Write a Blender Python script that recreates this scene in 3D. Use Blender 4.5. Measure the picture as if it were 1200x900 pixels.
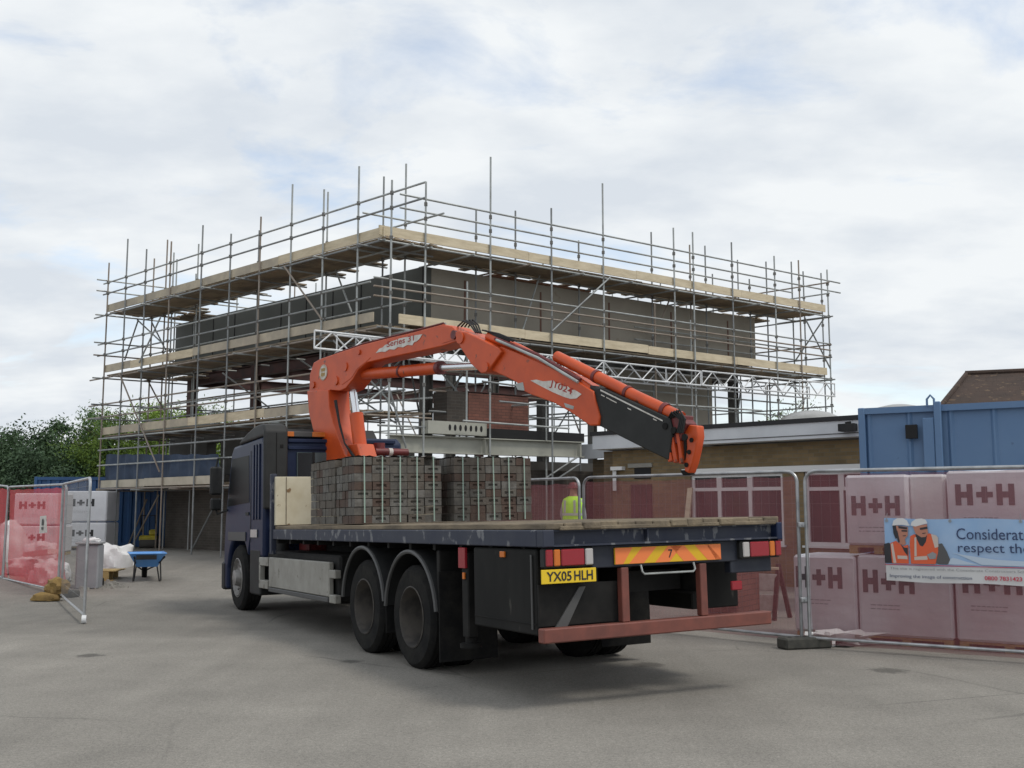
import bpy, math, random
import numpy as np
from mathutils import Vector, Matrix, Euler
R = math.radians
sc = bpy.context.scene
for o in list(bpy.data.objects): bpy.data.objects.remove(o)
col = sc.collection
random.seed(7); rng = np.random.default_rng(7)

# ------------------------------------------------------------------ camera, sky, sun, exposure
F, PITCH, EYE = 1230.0, 0.119, 1.6
cam = bpy.data.objects.new('camera', bpy.data.cameras.new('camera')); col.objects.link(cam)
cam.location = (0, 0, EYE); cam.rotation_euler = (math.pi/2 + PITCH, 0, 0)
cam.data.sensor_width = 36; cam.data.lens = 36*F/1200; cam.data.clip_end = 3000; cam.data.clip_start = .05
sc.camera = cam
SUN_EL, SUN_AZ = R(56), R(118)     # azimuth clockwise from the view direction: from the right, a little behind the camera
SKY_STRENGTH, SUN_STRENGTH = .1, 1.4
EXPOSURE = 0.08
world = bpy.data.worlds.new('World'); sc.world = world; world.use_nodes = True
nt = world.node_tree; nt.nodes.clear()
N = nt.nodes.new; L_ = nt.links.new
out = N('ShaderNodeOutputWorld'); bg = N('ShaderNodeBackground'); bg.inputs[1].default_value = SKY_STRENGTH
sky = N('ShaderNodeTexSky'); sky.sky_type = 'NISHITA'; sky.sun_disc = False; sky.sun_elevation = SUN_EL; sky.sun_rotation = SUN_AZ
sky.air_density = 1.0; sky.dust_density = .6; sky.ozone_density = 1.5
tc = N('ShaderNodeTexCoord'); sep = N('ShaderNodeSeparateXYZ'); L_(tc.outputs['Generated'], sep.inputs[0])
mx = N('ShaderNodeMath'); mx.operation = 'MAXIMUM'; mx.inputs[1].default_value = .0; L_(sep.outputs[2], mx.inputs[0])
ad = N('ShaderNodeMath'); ad.operation = 'ADD'; ad.inputs[1].default_value = .22; L_(mx.outputs[0], ad.inputs[0])
cx = N('ShaderNodeMath'); cx.operation = 'DIVIDE'; L_(sep.outputs[0], cx.inputs[0]); L_(ad.outputs[0], cx.inputs[1])
cy = N('ShaderNodeMath'); cy.operation = 'DIVIDE'; L_(sep.outputs[1], cy.inputs[0]); L_(ad.outputs[0], cy.inputs[1])
cb = N('ShaderNodeCombineXYZ'); L_(cx.outputs[0], cb.inputs[0]); L_(cy.outputs[0], cb.inputs[1])
mp = N('ShaderNodeMapping'); mp.inputs['Location'].default_value = (5.6, 2.3, .3); mp.inputs['Scale'].default_value = (1, 1.35, 1); L_(cb.outputs[0], mp.inputs[0])
n1 = N('ShaderNodeTexNoise'); n1.inputs['Scale'].default_value = 1.9; n1.inputs['Detail'].default_value = 7; n1.inputs['Roughness'].default_value = .58; n1.inputs['Distortion'].default_value = .35; L_(mp.outputs[0], n1.inputs[0])
r1 = N('ShaderNodeValToRGB'); r1.color_ramp.elements[0].position = .34; r1.color_ramp.elements[0].color = (.5, .5, .5, 1); r1.color_ramp.elements[1].position = .46; r1.color_ramp.elements[1].color = (1, 1, 1, 1); L_(n1.outputs[0], r1.inputs[0])
n2 = N('ShaderNodeTexNoise'); n2.inputs['Scale'].default_value = 2.6; n2.inputs['Detail'].default_value = 6; n2.inputs['Roughness'].default_value = .55; L_(mp.outputs[0], n2.inputs[0])
r2 = N('ShaderNodeValToRGB'); e = r2.color_ramp.elements
e[0].position = .36; e[0].color = (6.7, 7.2, 7.8, 1); e[1].position = .62; e[1].color = (8.5, 8.8, 9.0, 1); L_(n2.outputs[0], r2.inputs[0])
mixc = N('ShaderNodeMix'); mixc.data_type = 'RGBA'
L_(r1.outputs[0], mixc.inputs[0]); bright = N('ShaderNodeMix'); bright.data_type = 'RGBA'; bright.blend_type = 'MULTIPLY'; bright.inputs[0].default_value = 1; L_(sky.outputs[0], bright.inputs[6]); bright.inputs[7].default_value = (2.3, 2.1, 1.9, 1)
L_(bright.outputs[2], mixc.inputs[6]); L_(r2.outputs[0], mixc.inputs[7])
L_(mixc.outputs[2], bg.inputs[0]); L_(bg.outputs[0], out.inputs[0])
sun = bpy.data.objects.new('sun', bpy.data.lights.new('sun', 'SUN')); col.objects.link(sun)
sun.data.energy = SUN_STRENGTH; sun.data.angle = R(14); sun.data.color = (1, .95, .87)
sd = Vector((math.sin(SUN_AZ)*math.cos(SUN_EL), math.cos(SUN_AZ)*math.cos(SUN_EL), math.sin(SUN_EL)))
sun.rotation_euler = sd.to_track_quat('Z', 'Y').to_euler(); sun.location = sd*80
sc.view_settings.view_transform = 'Standard'; sc.view_settings.look = 'None'; sc.view_settings.exposure = EXPOSURE; sc.view_settings.gamma = 1
sc.view_settings.use_curve_mapping = False
sc.render.engine = 'CYCLES'; sc.cycles.max_bounces = 6; sc.cycles.transparent_max_bounces = 16

# ------------------------------------------------------------------ picture measurements -> world places
def ray(px, py):
    x = (px-600)/F; v = (450-py)/F
    return Vector((x, math.cos(PITCH)-v*math.sin(PITCH), math.sin(PITCH)+v*math.cos(PITCH)))
O = Vector((0, 0, EYE))
def at(px, py, Y): r = ray(px, py); return O + r*(Y/r.y)
def gz(x, y):
    t = min(max((y-17)/14, 0), 1); return .42*t*t*(3-2*t)
def gnd(px, py, z=0): r = ray(px, py); return O + r*((z-EYE)/r.z)
def gg(px, py):
    p = gnd(px, py)
    for _ in range(12): p = gnd(px, py, gz(p.x, p.y))
    return p
def vpl(px, py, A, B):
    d = Vector((B[0]-A[0], B[1]-A[1])); n = Vector((-d.y, d.x)); r = ray(px, py)
    return O + r*((n.x*A[0]+n.y*A[1])/(n.x*r.x+n.y*r.y))

# ------------------------------------------------------------------ materials
def mat(name, c, rough=.7, metal=0, c2=None, scale=6, lo=.4, hi=.65, bump=0, bscale=60, spec=.5, detail=5, stretch=None, c3=None, s3=40, t3=.62):
    m = bpy.data.materials.new(name); m.use_nodes = True; t = m.node_tree; b = t.nodes['Principled BSDF']
    b.inputs['Base Color'].default_value = (*c, 1); b.inputs['Roughness'].default_value = rough; b.inputs['Metallic'].default_value = metal
    b.inputs['Specular IOR Level'].default_value = spec
    co = t.nodes.new('ShaderNodeTexCoord'); src = co.outputs['Object']
    if stretch:
        mp = t.nodes.new('ShaderNodeMapping'); mp.inputs['Scale'].default_value = stretch; t.links.new(src, mp.inputs[0]); src = mp.outputs[0]
    last = None
    if c2 is not None:
        n = t.nodes.new('ShaderNodeTexNoise'); n.inputs['Scale'].default_value = scale; n.inputs['Detail'].default_value = detail; n.inputs['Roughness'].default_value = .6; t.links.new(src, n.inputs[0])
        rp = t.nodes.new('ShaderNodeValToRGB'); rp.color_ramp.elements[0].position = lo; rp.color_ramp.elements[1].position = hi
        rp.color_ramp.elements[0].color = (*c, 1); rp.color_ramp.elements[1].color = (*c2, 1); t.links.new(n.outputs[0], rp.inputs[0]); last = rp.outputs[0]
        if c3 is not None:
            n3 = t.nodes.new('ShaderNodeTexNoise'); n3.inputs['Scale'].default_value = s3; n3.inputs['Detail'].default_value = 6; t.links.new(src, n3.inputs[0])
            rr = t.nodes.new('ShaderNodeValToRGB'); rr.color_ramp.elements[0].position = t3; rr.color_ramp.elements[1].position = t3+.05; t.links.new(n3.outputs[0], rr.inputs[0])
            mm = t.nodes.new('ShaderNodeMix'); mm.data_type = 'RGBA'; t.links.new(rr.outputs[0], mm.inputs[0]); t.links.new(last, mm.inputs[6]); mm.inputs[7].default_value = (*c3, 1); last = mm.outputs[2]
        t.links.new(last, b.inputs['Base Color'])
    if bump:
        n = t.nodes.new('ShaderNodeTexNoise'); n.inputs['Scale'].default_value = bscale; n.inputs['Detail'].default_value = 4; t.links.new(src, n.inputs[0])
        bp = t.nodes.new('ShaderNodeBump'); bp.inputs['Strength'].default_value = bump; bp.inputs['Distance'].default_value = .02; t.links.new(n.outputs[0], bp.inputs['Height']); t.links.new(bp.outputs[0], b.inputs['Normal'])
    return m
def brick_mat(name, c1, c2, mortar, w=.225, h=.075, rot=0.0):
    """brick courses in the wall's own local frame: x along the wall, z up"""
    m = bpy.data.materials.new(name); m.use_nodes = True; t = m.node_tree; b = t.nodes['Principled BSDF']; b.inputs['Roughness'].default_value = .9
    co = t.nodes.new('ShaderNodeTexCoord'); s = t.nodes.new('ShaderNodeSeparateXYZ'); t.links.new(co.outputs['Object'], s.inputs[0])
    c, sn = math.cos(rot), math.sin(rot)
    m1 = t.nodes.new('ShaderNodeMath'); m1.operation = 'MULTIPLY'; m1.inputs[1].default_value = c; t.links.new(s.outputs[0], m1.inputs[0])
    m2 = t.nodes.new('ShaderNodeMath'); m2.operation = 'MULTIPLY_ADD'; m2.inputs[1].default_value = sn; t.links.new(s.outputs[1], m2.inputs[0]); t.links.new(m1.outputs[0], m2.inputs[2])
    cb = t.nodes.new('ShaderNodeCombineXYZ'); t.links.new(m2.outputs[0], cb.inputs[0]); t.links.new(s.outputs[2], cb.inputs[1])
    bk = t.nodes.new('ShaderNodeTexBrick'); bk.inputs['Scale'].default_value = 1; bk.inputs['Brick Width'].default_value = w; bk.inputs['Row Height'].default_value = h; bk.inputs['Mortar Size'].default_value = .006
    bk.inputs['Color1'].default_value = (*c1, 1); bk.inputs['Color2'].default_value = (*c2, 1); bk.inputs['Mortar'].default_value = (*mortar, 1); bk.inputs['Bias'].default_value = -.1
    t.links.new(cb.outputs[0], bk.inputs[0])
    n = t.nodes.new('ShaderNodeTexNoise'); n.inputs['Scale'].default_value = 1.6; n.inputs['Detail'].default_value = 6; t.links.new(cb.outputs[0], n.inputs[0])
    rp = t.nodes.new('ShaderNodeMapRange'); rp.inputs[1].default_value = .3; rp.inputs[2].default_value = .7; rp.inputs[3].default_value = .72; rp.inputs[4].default_value = 1.15; t.links.new(n.outputs[0], rp.inputs[0])
    mm = t.nodes.new('ShaderNodeMix'); mm.data_type = 'RGBA'; mm.blend_type = 'MULTIPLY'; mm.inputs[0].default_value = 1; t.links.new(bk.outputs[0], mm.inputs[6]); t.links.new(rp.outputs[0], mm.inputs[7])
    t.links.new(mm.outputs[2], b.inputs['Base Color'])
    bp = t.nodes.new('ShaderNodeBump'); bp.inputs['Strength'].default_value = .5; bp.inputs['Distance'].default_value = .01; bp.invert = True; t.links.new(bk.outputs[1], bp.inputs['Height']); t.links.new(bp.outputs[0], b.inputs['Normal'])
    return m
def net_mat(name, c, cover):
    m = bpy.data.materials.new(name); m.use_nodes = True; t = m.node_tree; t.nodes.clear()
    o = t.nodes.new('ShaderNodeOutputMaterial'); mixs = t.nodes.new('ShaderNodeMixShader'); tr = t.nodes.new('ShaderNodeBsdfTransparent')
    df = t.nodes.new('ShaderNodeBsdfDiffuse'); tl = t.nodes.new('ShaderNodeBsdfTranslucent'); m2 = t.nodes.new('ShaderNodeMixShader'); m2.inputs[0].default_value = .4
    df.inputs[0].default_value = (*c, 1); tl.inputs[0].default_value = (*c, 1)
    co = t.nodes.new('ShaderNodeTexCoord'); n = t.nodes.new('ShaderNodeTexNoise'); n.inputs['Scale'].default_value = 1.7; n.inputs['Detail'].default_value = 5; t.links.new(co.outputs['Object'], n.inputs[0])
    mr = t.nodes.new('ShaderNodeMapRange'); mr.inputs[1].default_value = .3; mr.inputs[2].default_value = .7; mr.inputs[3].default_value = cover-.07; mr.inputs[4].default_value = cover+.07; t.links.new(n.outputs[0], mr.inputs[0])
    t.links.new(df.outputs[0], m2.inputs[1]); t.links.new(tl.outputs[0], m2.inputs[2])
    t.links.new(mr.outputs[0], mixs.inputs[0]); t.links.new(tr.outputs[0], mixs.inputs[1]); t.links.new(m2.outputs[0], mixs.inputs[2]); t.links.new(mixs.outputs[0], o.inputs[0])
    return m
M = {}
M['steel'] = mat('galvanised_tube', (.40, .42, .41), .5, .25, (.25, .26, .255), 3, .4, .7)
M['alu'] = mat('aluminium', (.74, .75, .76), .45, .0, (.6, .61, .62), 4)
M['coupler'] = mat('coupler_steel', (.16, .155, .145), .7, .3)
M['timber'] = mat('pale_scaffold_board', (.66, .57, .41), .85, 0, (.50, .42, .29), 2.2, .35, .7, .2, 30, stretch=(1, 1, 5))
M['timber_grey'] = mat('weathered_scaffold_board', (.38, .335, .265), .9, 0, (.52, .455, .34), 1.6, .4, .65, .2, 30)
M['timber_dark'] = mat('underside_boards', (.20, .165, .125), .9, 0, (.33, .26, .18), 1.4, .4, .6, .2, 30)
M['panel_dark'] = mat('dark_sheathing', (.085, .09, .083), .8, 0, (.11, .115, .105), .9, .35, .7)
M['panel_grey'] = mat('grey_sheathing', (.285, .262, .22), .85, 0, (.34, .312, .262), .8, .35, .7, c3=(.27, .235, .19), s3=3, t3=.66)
M['oxide'] = mat('red_oxide_steel', (.085, .035, .03), .7, .1, (.05, .028, .026), 3)
M['concrete'] = mat('concrete', (.30, .29, .26), .9, 0, (.22, .21, .19), 2, .35, .7, .2, 40)
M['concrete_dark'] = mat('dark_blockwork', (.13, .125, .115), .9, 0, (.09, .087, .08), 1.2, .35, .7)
M['cream_steel'] = mat('primed_beam', (.40, .40, .345), .6, 0, (.31, .31, .27), 1.5, .4, .75)
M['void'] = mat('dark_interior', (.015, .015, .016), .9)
M['white'] = mat('white_fascia', (.62, .64, .67), .5, 0, (.52, .54, .57), 1.2, .4, .7)
M['upvc'] = mat('white_window_frame', (.72, .72, .72), .4)
M['glass'] = mat('window_glass', (.03, .033, .036), .12, 0, spec=.22)
M['cab_glass'] = mat('tinted_cab_glass', (.012, .013, .014), .35, 0, spec=.04)
M['pale_glass'] = mat('grey_tinted_glass', (.085, .11, .115), .15, 0, spec=.4)
M['felt'] = mat('black_roof_felt', (.025, .025, .027), .8)
M['brick_brown'] = brick_mat('brown_brick', (.17, .115, .06), (.115, .085, .045), (.13, .115, .09), rot=0)
M['brick_dark'] = brick_mat('dark_brick', (.085, .073, .06), (.065, .058, .05), (.1, .092, .08), .225, .075)
M['rubber'] = mat('tyre_rubber', (.009, .009, .0095), .9, 0, (.022, .021, .019), 5, .4, .7, .2, 50, spec=.2)
M['rim'] = mat('dusty_wheel_rim', (.075, .066, .057), .75, .1, (.035, .032, .03), 5)
M['rim_light'] = mat('silver_wheel_rim', (.30, .29, .28), .5, .4, (.16, .15, .14), 6)
M['navy'] = mat('navy_cab_paint', (.008, .016, .050), .45, 0, (.012, .023, .062), 2, spec=.3)
M['navy_worn'] = mat('scraped_navy_paint', (.018, .024, .048), .6, 0, (.034, .04, .06), 3, .4, .65, c3=(.15, .155, .17), s3=11, t3=.575, stretch=(1, .6, .5))
M['navy_dark'] = mat('dark_navy_steel', (.012, .016, .03), .6, 0, (.022, .026, .038), 5)
M['black'] = mat('black_chassis', (.008, .008, .008), .75, 0, (.017, .016, .015), 4, spec=.25)
M['black_plastic'] = mat('black_plastic', (.016, .0165, .0175), .6, 0, (.025, .026, .026), 3, spec=.3)
M['deflector'] = mat('grey_plastic_fairing', (.026, .027, .027), .6, 0, (.036, .037, .037), 2, spec=.3)
M['locker'] = mat('black_locker', (.009, .009, .0088), .7, 0, (.016, .0156, .015), 3, .4, .7, spec=.2, c3=(.05, .047, .042), s3=8, t3=.68, stretch=(1, 1, .35))
M['silver'] = mat('aluminium_locker', (.33, .32, .29), .6, .1, (.22, .21, .185), 2.5, .35, .7, c3=(.14, .125, .105), s3=6, t3=.64)
M['grey_edge'] = mat('grey_edge', (.075, .075, .075), .6)
M['oxide_paint'] = mat('red_oxide_bumper', (.20, .062, .045), .6, 0, (.13, .045, .035), 5, .4, .7)
M['deck_wood'] = mat('worn_deck_timber', (.25, .20, .135), .9, 0, (.13, .105, .075), 6, .35, .65, .4, 40, stretch=(1, .3, 1))
M['cream_rust'] = mat('cream_panel_rust_marks', (.60, .55, .42), .6, 0, (.50, .44, .31), 3, .4, .7, c3=(.20, .12, .055), s3=7, t3=.62)
M['red_lens'] = mat('red_lamp_lens', (.30, .02, .03), .25)
M['amber_lens'] = mat('amber_lamp_lens', (.60, .16, .02), .25)
M['clear_lens'] = mat('clear_lamp_lens', (.45, .43, .42), .25)
M['marker_orange'] = mat('orange_reflective', (.85, .22, .06), .5)
M['marker_yellow'] = mat('yellow_reflective', (.72, .44, .012), .5)
M['plate_yellow'] = mat('yellow_plate', (.80, .55, .02), .4)
M['ink'] = mat('black_ink', (.02, .02, .022), .5)
M['crane'] = mat('orange_crane_paint', (.60, .082, .012), .42, 0, (.46, .06, .012), 2.6, .38, .72, c3=(.15, .05, .03), s3=6, t3=.66)
M['crane_dark'] = mat('dark_red_crane_paint', (.16, .022, .022), .5, 0, (.09, .016, .016), 8)
M['crane_black'] = mat('black_boom', (.017, .018, .018), .6, 0, (.026, .027, .027), 3, spec=.35)
M['chrome'] = mat('chrome_rod', (.75, .76, .78), .22, .9)
M['decal'] = mat('white_decal', (.66, .64, .60), .6, 0, (.5, .46, .42), 9)
M['decal_red'] = mat('red_decal_ink', (.35, .03, .02), .6)
M['gold'] = mat('gold_emblem_ink', (.42, .26, .06), .6)
M['bk1'] = mat('brick_red_brown', (.098, .066, .052), .95, 0, (.078, .057, .047), 9, .4, .65, .4, 60)
M['bk2'] = mat('brick_grey', (.135, .125, .108), .95, 0, (.095, .088, .08), 9, .4, .65, .4, 60)
M['bk3'] = mat('brick_brown_grey', (.098, .084, .07), .95, 0, (.13, .115, .098), 9, .4, .65, .4, 60)
M['bk4'] = mat('brick_pale_grey', (.165, .158, .145), .95, 0, (.105, .098, .088), 9, .4, .65, .4, 60)
M['bk_red'] = brick_mat('red_brick_stack', (.24, .085, .06), (.19, .07, .05), (.12, .06, .05), .215, .07)
M['strap'] = mat('pale_green_strap', (.30, .40, .34), .5)
M['net_red'] = net_mat('red_debris_net', (.36, .135, .15), .45); M['net_bright'] = net_mat('bright_red_debris_net', (.78, .15, .17), .66)
M['net_blue'] = mat('blue_sheeting', (.018, .035, .07), .7, 0, (.035, .06, .11), 2, .35, .65)
M['wire'] = mat('galvanised_wire', (.25, .25, .26), .4, .5)
M['fence_tube'] = mat('galvanised_fence_tube', (.45, .46, .47), .38, .6, (.3, .31, .32), 6)
M['block_wrap'] = mat('white_pack_wrap', (.72, .72, .75), .42, 0, (.62, .62, .65), 2, .35, .7, .7, 5)
M['block_grid'] = mat('ridged_white_wrap', (.78, .78, .78), .4, 0, (.66, .66, .66), 2, .35, .7, .3, 14)
M['grey_print'] = mat('faint_grey_print', (.36, .36, .39), .6)
M['logo_dark'] = mat('dark_logo_print', (.10, .09, .10), .6)
M['blue_steel'] = mat('blue_container_paint', (.095, .18, .325), .5, 0, (.115, .205, .35), 1.1, .35, .7, c3=(.07, .12, .2), s3=5, t3=.7)
M['blue_deep'] = mat('deep_blue_container', (.02, .075, .20), .5, 0, (.025, .09, .22), 2)
M['rubber_foot'] = mat('recycled_rubber', (.05, .05, .045), .9, 0, (.08, .078, .066), 8)
M['sand'] = mat('hessian_sandbag', (.27, .175, .06), .95, 0, (.2, .13, .05), 5, .4, .65, .6, 30)
M['bag_white'] = mat('white_woven_bag', (.72, .72, .72), .7, 0, (.6, .6, .61), 3, .4, .7, .3, 20)
M['barrow_blue'] = mat('blue_barrow_tray', (.10, .30, .68), .45, 0, (.16, .36, .68), 4, .45, .7)
M['pallet_wood'] = mat('yellow_pallet_wood', (.42, .31, .13), .85, 0, (.3, .21, .1), 6)
M['yellow_paint'] = mat('yellow_machine_paint', (.62, .52, .05), .5, 0, (.45, .37, .04), 6)
M['hivis'] = mat('high_vis_fabric', (.55, .95, .06), .7)
M['hivis_tape'] = mat('silver_tape', (.55, .58, .5), .4)
M['skin'] = mat('skin', (.45, .24, .16), .6)
M['trouser'] = mat('grey_trousers', (.32, .31, .30), .85)
M['shirt'] = mat('grey_shirt', (.35, .36, .38), .85)
M['hat'] = mat('white_hat', (.75, .75, .74), .4)
M['roof_tile'] = None
M['bark'] = mat('bark', (.06, .047, .035), .95, 0, (.035, .03, .022), 4)
for k, c in dict(leaf_dark=(.052, .088, .042), leaf_mid=(.066, .118, .042), leaf_deep=(.038, .067, .034), leaf_lime=(.13, .20, .03), leaf_olive=(.10, .155, .028), leaf_pale=(.12, .155, .055)).items():
    m = mat(k, c, .7, 0, tuple(v*1.5 for v in c), .9, .4, .65, spec=.25); M[k] = m
    t = m.node_tree; b = t.nodes['Principled BSDF']
    b.inputs['Subsurface Weight'].default_value = 0

# ------------------------------------------------------------------ mesh helpers
class MB:
    def __init__(s): s.v = []; s.f = []; s.m = []; s.mi = 0; s.T = None
    def add(s, vs, fs):
        b = len(s.v)
        s.v += [s.T @ Vector(p) for p in vs] if s.T else [Vector(p) for p in vs]
        s.f += [tuple(i+b for i in f) for f in fs]; s.m += [s.mi]*len(fs); return s
    def hexa(s, p): return s.add(p, [(0, 3, 2, 1), (4, 5, 6, 7), (0, 1, 5, 4), (1, 2, 6, 5), (2, 3, 7, 6), (3, 0, 4, 7)])
    def box(s, x0, x1, y0, y1, z0, z1): return s.hexa([(x0, y0, z0), (x1, y0, z0), (x1, y1, z0), (x0, y1, z0), (x0, y0, z1), (x1, y0, z1), (x1, y1, z1), (x0, y1, z1)])
    def bbox(s, x0, x1, y0, y1, z0, z1, c=.01):
        """box with chamfered edges"""
        xs, ys, zs = (x0, x1), (y0, y1), (z0, z1); vs = []; idx = {}
        for i in (0, 1):
            for j in (0, 1):
                for k in (0, 1):
                    X, Y, Z = xs[i], ys[j], zs[k]; sx, sy, sz = (c if i == 0 else -c), (c if j == 0 else -c), (c if k == 0 else -c)
                    idx[i, j, k] = len(vs); vs += [(X, Y+sy, Z+sz), (X+sx, Y, Z+sz), (X+sx, Y+sy, Z)]
        fs = []
        g = lambda i, j, k, a: idx[i, j, k]+a
        for i in (0, 1): q = [g(i, 0, 0, 0), g(i, 1, 0, 0), g(i, 1, 1, 0), g(i, 0, 1, 0)]; fs.append(tuple(q[::-1]) if i == 0 else tuple(q))
        for j in (0, 1): q = [g(0, j, 0, 1), g(1, j, 0, 1), g(1, j, 1, 1), g(0, j, 1, 1)]; fs.append(tuple(q) if j == 0 else tuple(q[::-1]))
        for k in (0, 1): q = [g(0, 0, k, 2), g(1, 0, k, 2), g(1, 1, k, 2), g(0, 1, k, 2)]; fs.append(tuple(q[::-1]) if k == 0 else tuple(q))
        for i in (0, 1):
            for j in (0, 1): fs.append((g(i, j, 0, 0), g(i, j, 0, 1), g(i, j, 1, 1), g(i, j, 1, 0)) if i != j else (g(i, j, 0, 1), g(i, j, 0, 0), g(i, j, 1, 0), g(i, j, 1, 1)))
            for k in (0, 1): fs.append((g(i, 0, k, 2), g(i, 0, k, 0), g(i, 1, k, 0), g(i, 1, k, 2)) if i != k else (g(i, 0, k, 0), g(i, 0, k, 2), g(i, 1, k, 2), g(i, 1, k, 0)))
        for j in (0, 1):
            for k in (0, 1): fs.append((g(0, j, k, 1), g(0, j, k, 2), g(1, j, k, 2), g(1, j, k, 1)) if j != k else (g(0, j, k, 2), g(0, j, k, 1), g(1, j, k, 1), g(1, j, k, 2)))
        for i in (0, 1):
            for j in (0, 1):
                for k in (0, 1):
                    q = (g(i, j, k, 0), g(i, j, k, 1), g(i, j, k, 2)); fs.append(q if (i+j+k) % 2 else q[::-1])
        return s.add(vs, fs)
    def bar(s, a, b, w, h, up=(0, 0, 1)):
        """rectangular bar from a to b, w across, h along up"""
        a, b = Vector(a), Vector(b); d = (b-a).normalized(); u = Vector(up); x = d.cross(u)
        if x.length < 1e-4: x = d.cross(Vector((1, 0, 0)))
        x.normalize(); u = x.cross(d).normalized(); x *= w/2; u *= h/2
        return s.hexa([a-x-u, a+x-u, b+x-u, b-x-u, a-x+u, a+x+u, b+x+u, b-x+u])
    def tube(s, pts, r, n=8, caps=True):
        pts = [Vector(p) for p in pts]; k = len(pts); rs = r if isinstance(r, (list, tuple)) else [r]*k; vs = []; fs = []
        x = None
        for i, p in enumerate(pts):
            d = (pts[min(i+1, k-1)]-pts[max(i-1, 0)]).normalized()
            if x is None:
                x = d.cross(Vector((0, 0, 1)))
                if x.length < .05: x = d.cross(Vector((1, 0, 0)))
            else: x = x - d*x.dot(d)
            x.normalize(); y = d.cross(x)
            vs += [p + x*(rs[i]*math.cos(2*math.pi*j/n)) + y*(rs[i]*math.sin(2*math.pi*j/n)) for j in range(n)]
        for i in range(k-1):
            for j in range(n): fs.append((i*n+j, i*n+(j+1) % n, (i+1)*n+(j+1) % n, (i+1)*n+j))
        if caps: fs += [tuple(range(n))[::-1], tuple(range((k-1)*n, k*n))]
        return s.add(vs, fs)
    def prism(s, pts, off):
        """closed polygon pts extruded by the vector off (or centred on it)"""
        pts = [Vector(p) for p in pts]; off = Vector(off); n = len(pts)
        vs = pts + [p+off for p in pts]; fs = [tuple(range(n)), tuple(range(n, 2*n))[::-1]] + [(i, i+n, (i+1) % n+n, (i+1) % n) for i in range(n)]
        nrm = Vector((0, 0, 0))
        for i in range(n): nrm += pts[i].cross(pts[(i+1) % n])
        if nrm.dot(off) > 0: fs = [f[::-1] for f in fs]
        return s.add(vs, fs)
    def lathe(s, c, ax, prof, n=32):
        """prof = [(along axis, radius)]"""
        c = Vector(c); ax = Vector(ax).normalized(); x = ax.cross(Vector((0, 0, 1)))
        if x.length < .05: x = Vector((1, 0, 0))
        x.normalize(); y = ax.cross(x); k = len(prof); vs = []; fs = []
        for (t, r) in prof: vs += [c + ax*t + x*(r*math.cos(2*math.pi*j/n)) + y*(r*math.sin(2*math.pi*j/n)) for j in range(n)]
        for i in range(k-1):
            for j in range(n): fs.append((i*n+j, i*n+(j+1) % n, (i+1)*n+(j+1) % n, (i+1)*n+j))
        return s.add(vs, fs)
    def build(s, name, mats, parent=None, world=False, smooth=True, origin=None):
        me = bpy.data.meshes.new(name); o = bpy.data.objects.new(name, me); col.objects.link(o)
        vs = s.v
        if parent is not None:
            o.parent = parent
            if world: inv = wm(parent).inverted(); vs = [inv @ p for p in vs]
        else:
            if origin is None:
                lo = [min(p[i] for p in vs) for i in range(3)]; hi = [max(p[i] for p in vs) for i in range(3)]
                origin = Vector(((lo[0]+hi[0])/2, (lo[1]+hi[1])/2, lo[2]))
            o.location = origin; vs = [p-Vector(origin) for p in vs]
        me.from_pydata([tuple(p) for p in vs], [], s.f)
        ms = mats if isinstance(mats, (list, tuple)) else [mats]
        for m in ms: me.materials.append(m)
        if len(ms) > 1: me.polygons.foreach_set('material_index', s.m)
        if smooth:
            me.polygons.foreach_set('use_smooth', [True]*len(me.polygons)); me.set_sharp_from_angle(angle=R(32))
        me.update(); return o
def wm(o):
    m = Matrix.LocRotScale(o.location, o.rotation_euler, None)
    return wm(o.parent) @ m if o.parent else m
def tag(o, label, cat, group=None, kind=None):
    if label: o['label'] = label
    if cat: o['category'] = cat
    if group: o['group'] = group
    if kind: o['kind'] = kind
    return o
def thing(name, label, cat, loc=(0, 0, 0), rot=(0, 0, 0), group=None):
    o = bpy.data.objects.new(name, None); col.objects.link(o); o.location = loc; o.rotation_euler = rot; o.empty_display_size = .2
    return tag(o, label, cat, group)
def text_geo(s, bold=0.0):
    cu = bpy.data.curves.new('t', 'FONT'); cu.body = s; cu.offset = bold; cu.resolution_u = 3
    o = bpy.data.objects.new('t', cu); col.objects.link(o); bpy.context.view_layer.update()
    me = bpy.data.meshes.new_from_object(o.evaluated_get(bpy.context.evaluated_depsgraph_get()))
    vs = [tuple(v.co[:2]) for v in me.vertices]; fs = [tuple(p.vertices) for p in me.polygons]
    bpy.data.objects.remove(o); bpy.data.curves.remove(cu); bpy.data.meshes.remove(me)
    return vs, fs
def put_text(mb, s, org, ex, ey, w, h, bold=0.0):
    """letters fitted into a w x h rectangle at org spanned by unit vectors ex (reading) and ey (up)"""
    vs, fs = text_geo(s, bold); x0 = min(v[0] for v in vs); x1 = max(v[0] for v in vs); y0 = min(v[1] for v in vs); y1 = max(v[1] for v in vs)
    org, ex, ey = Vector(org), Vector(ex), Vector(ey)
    mb.add([org + ex*((a-x0)/(x1-x0)*w) + ey*((b-y0)/(y1-y0)*h) for a, b in vs], fs)
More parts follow.
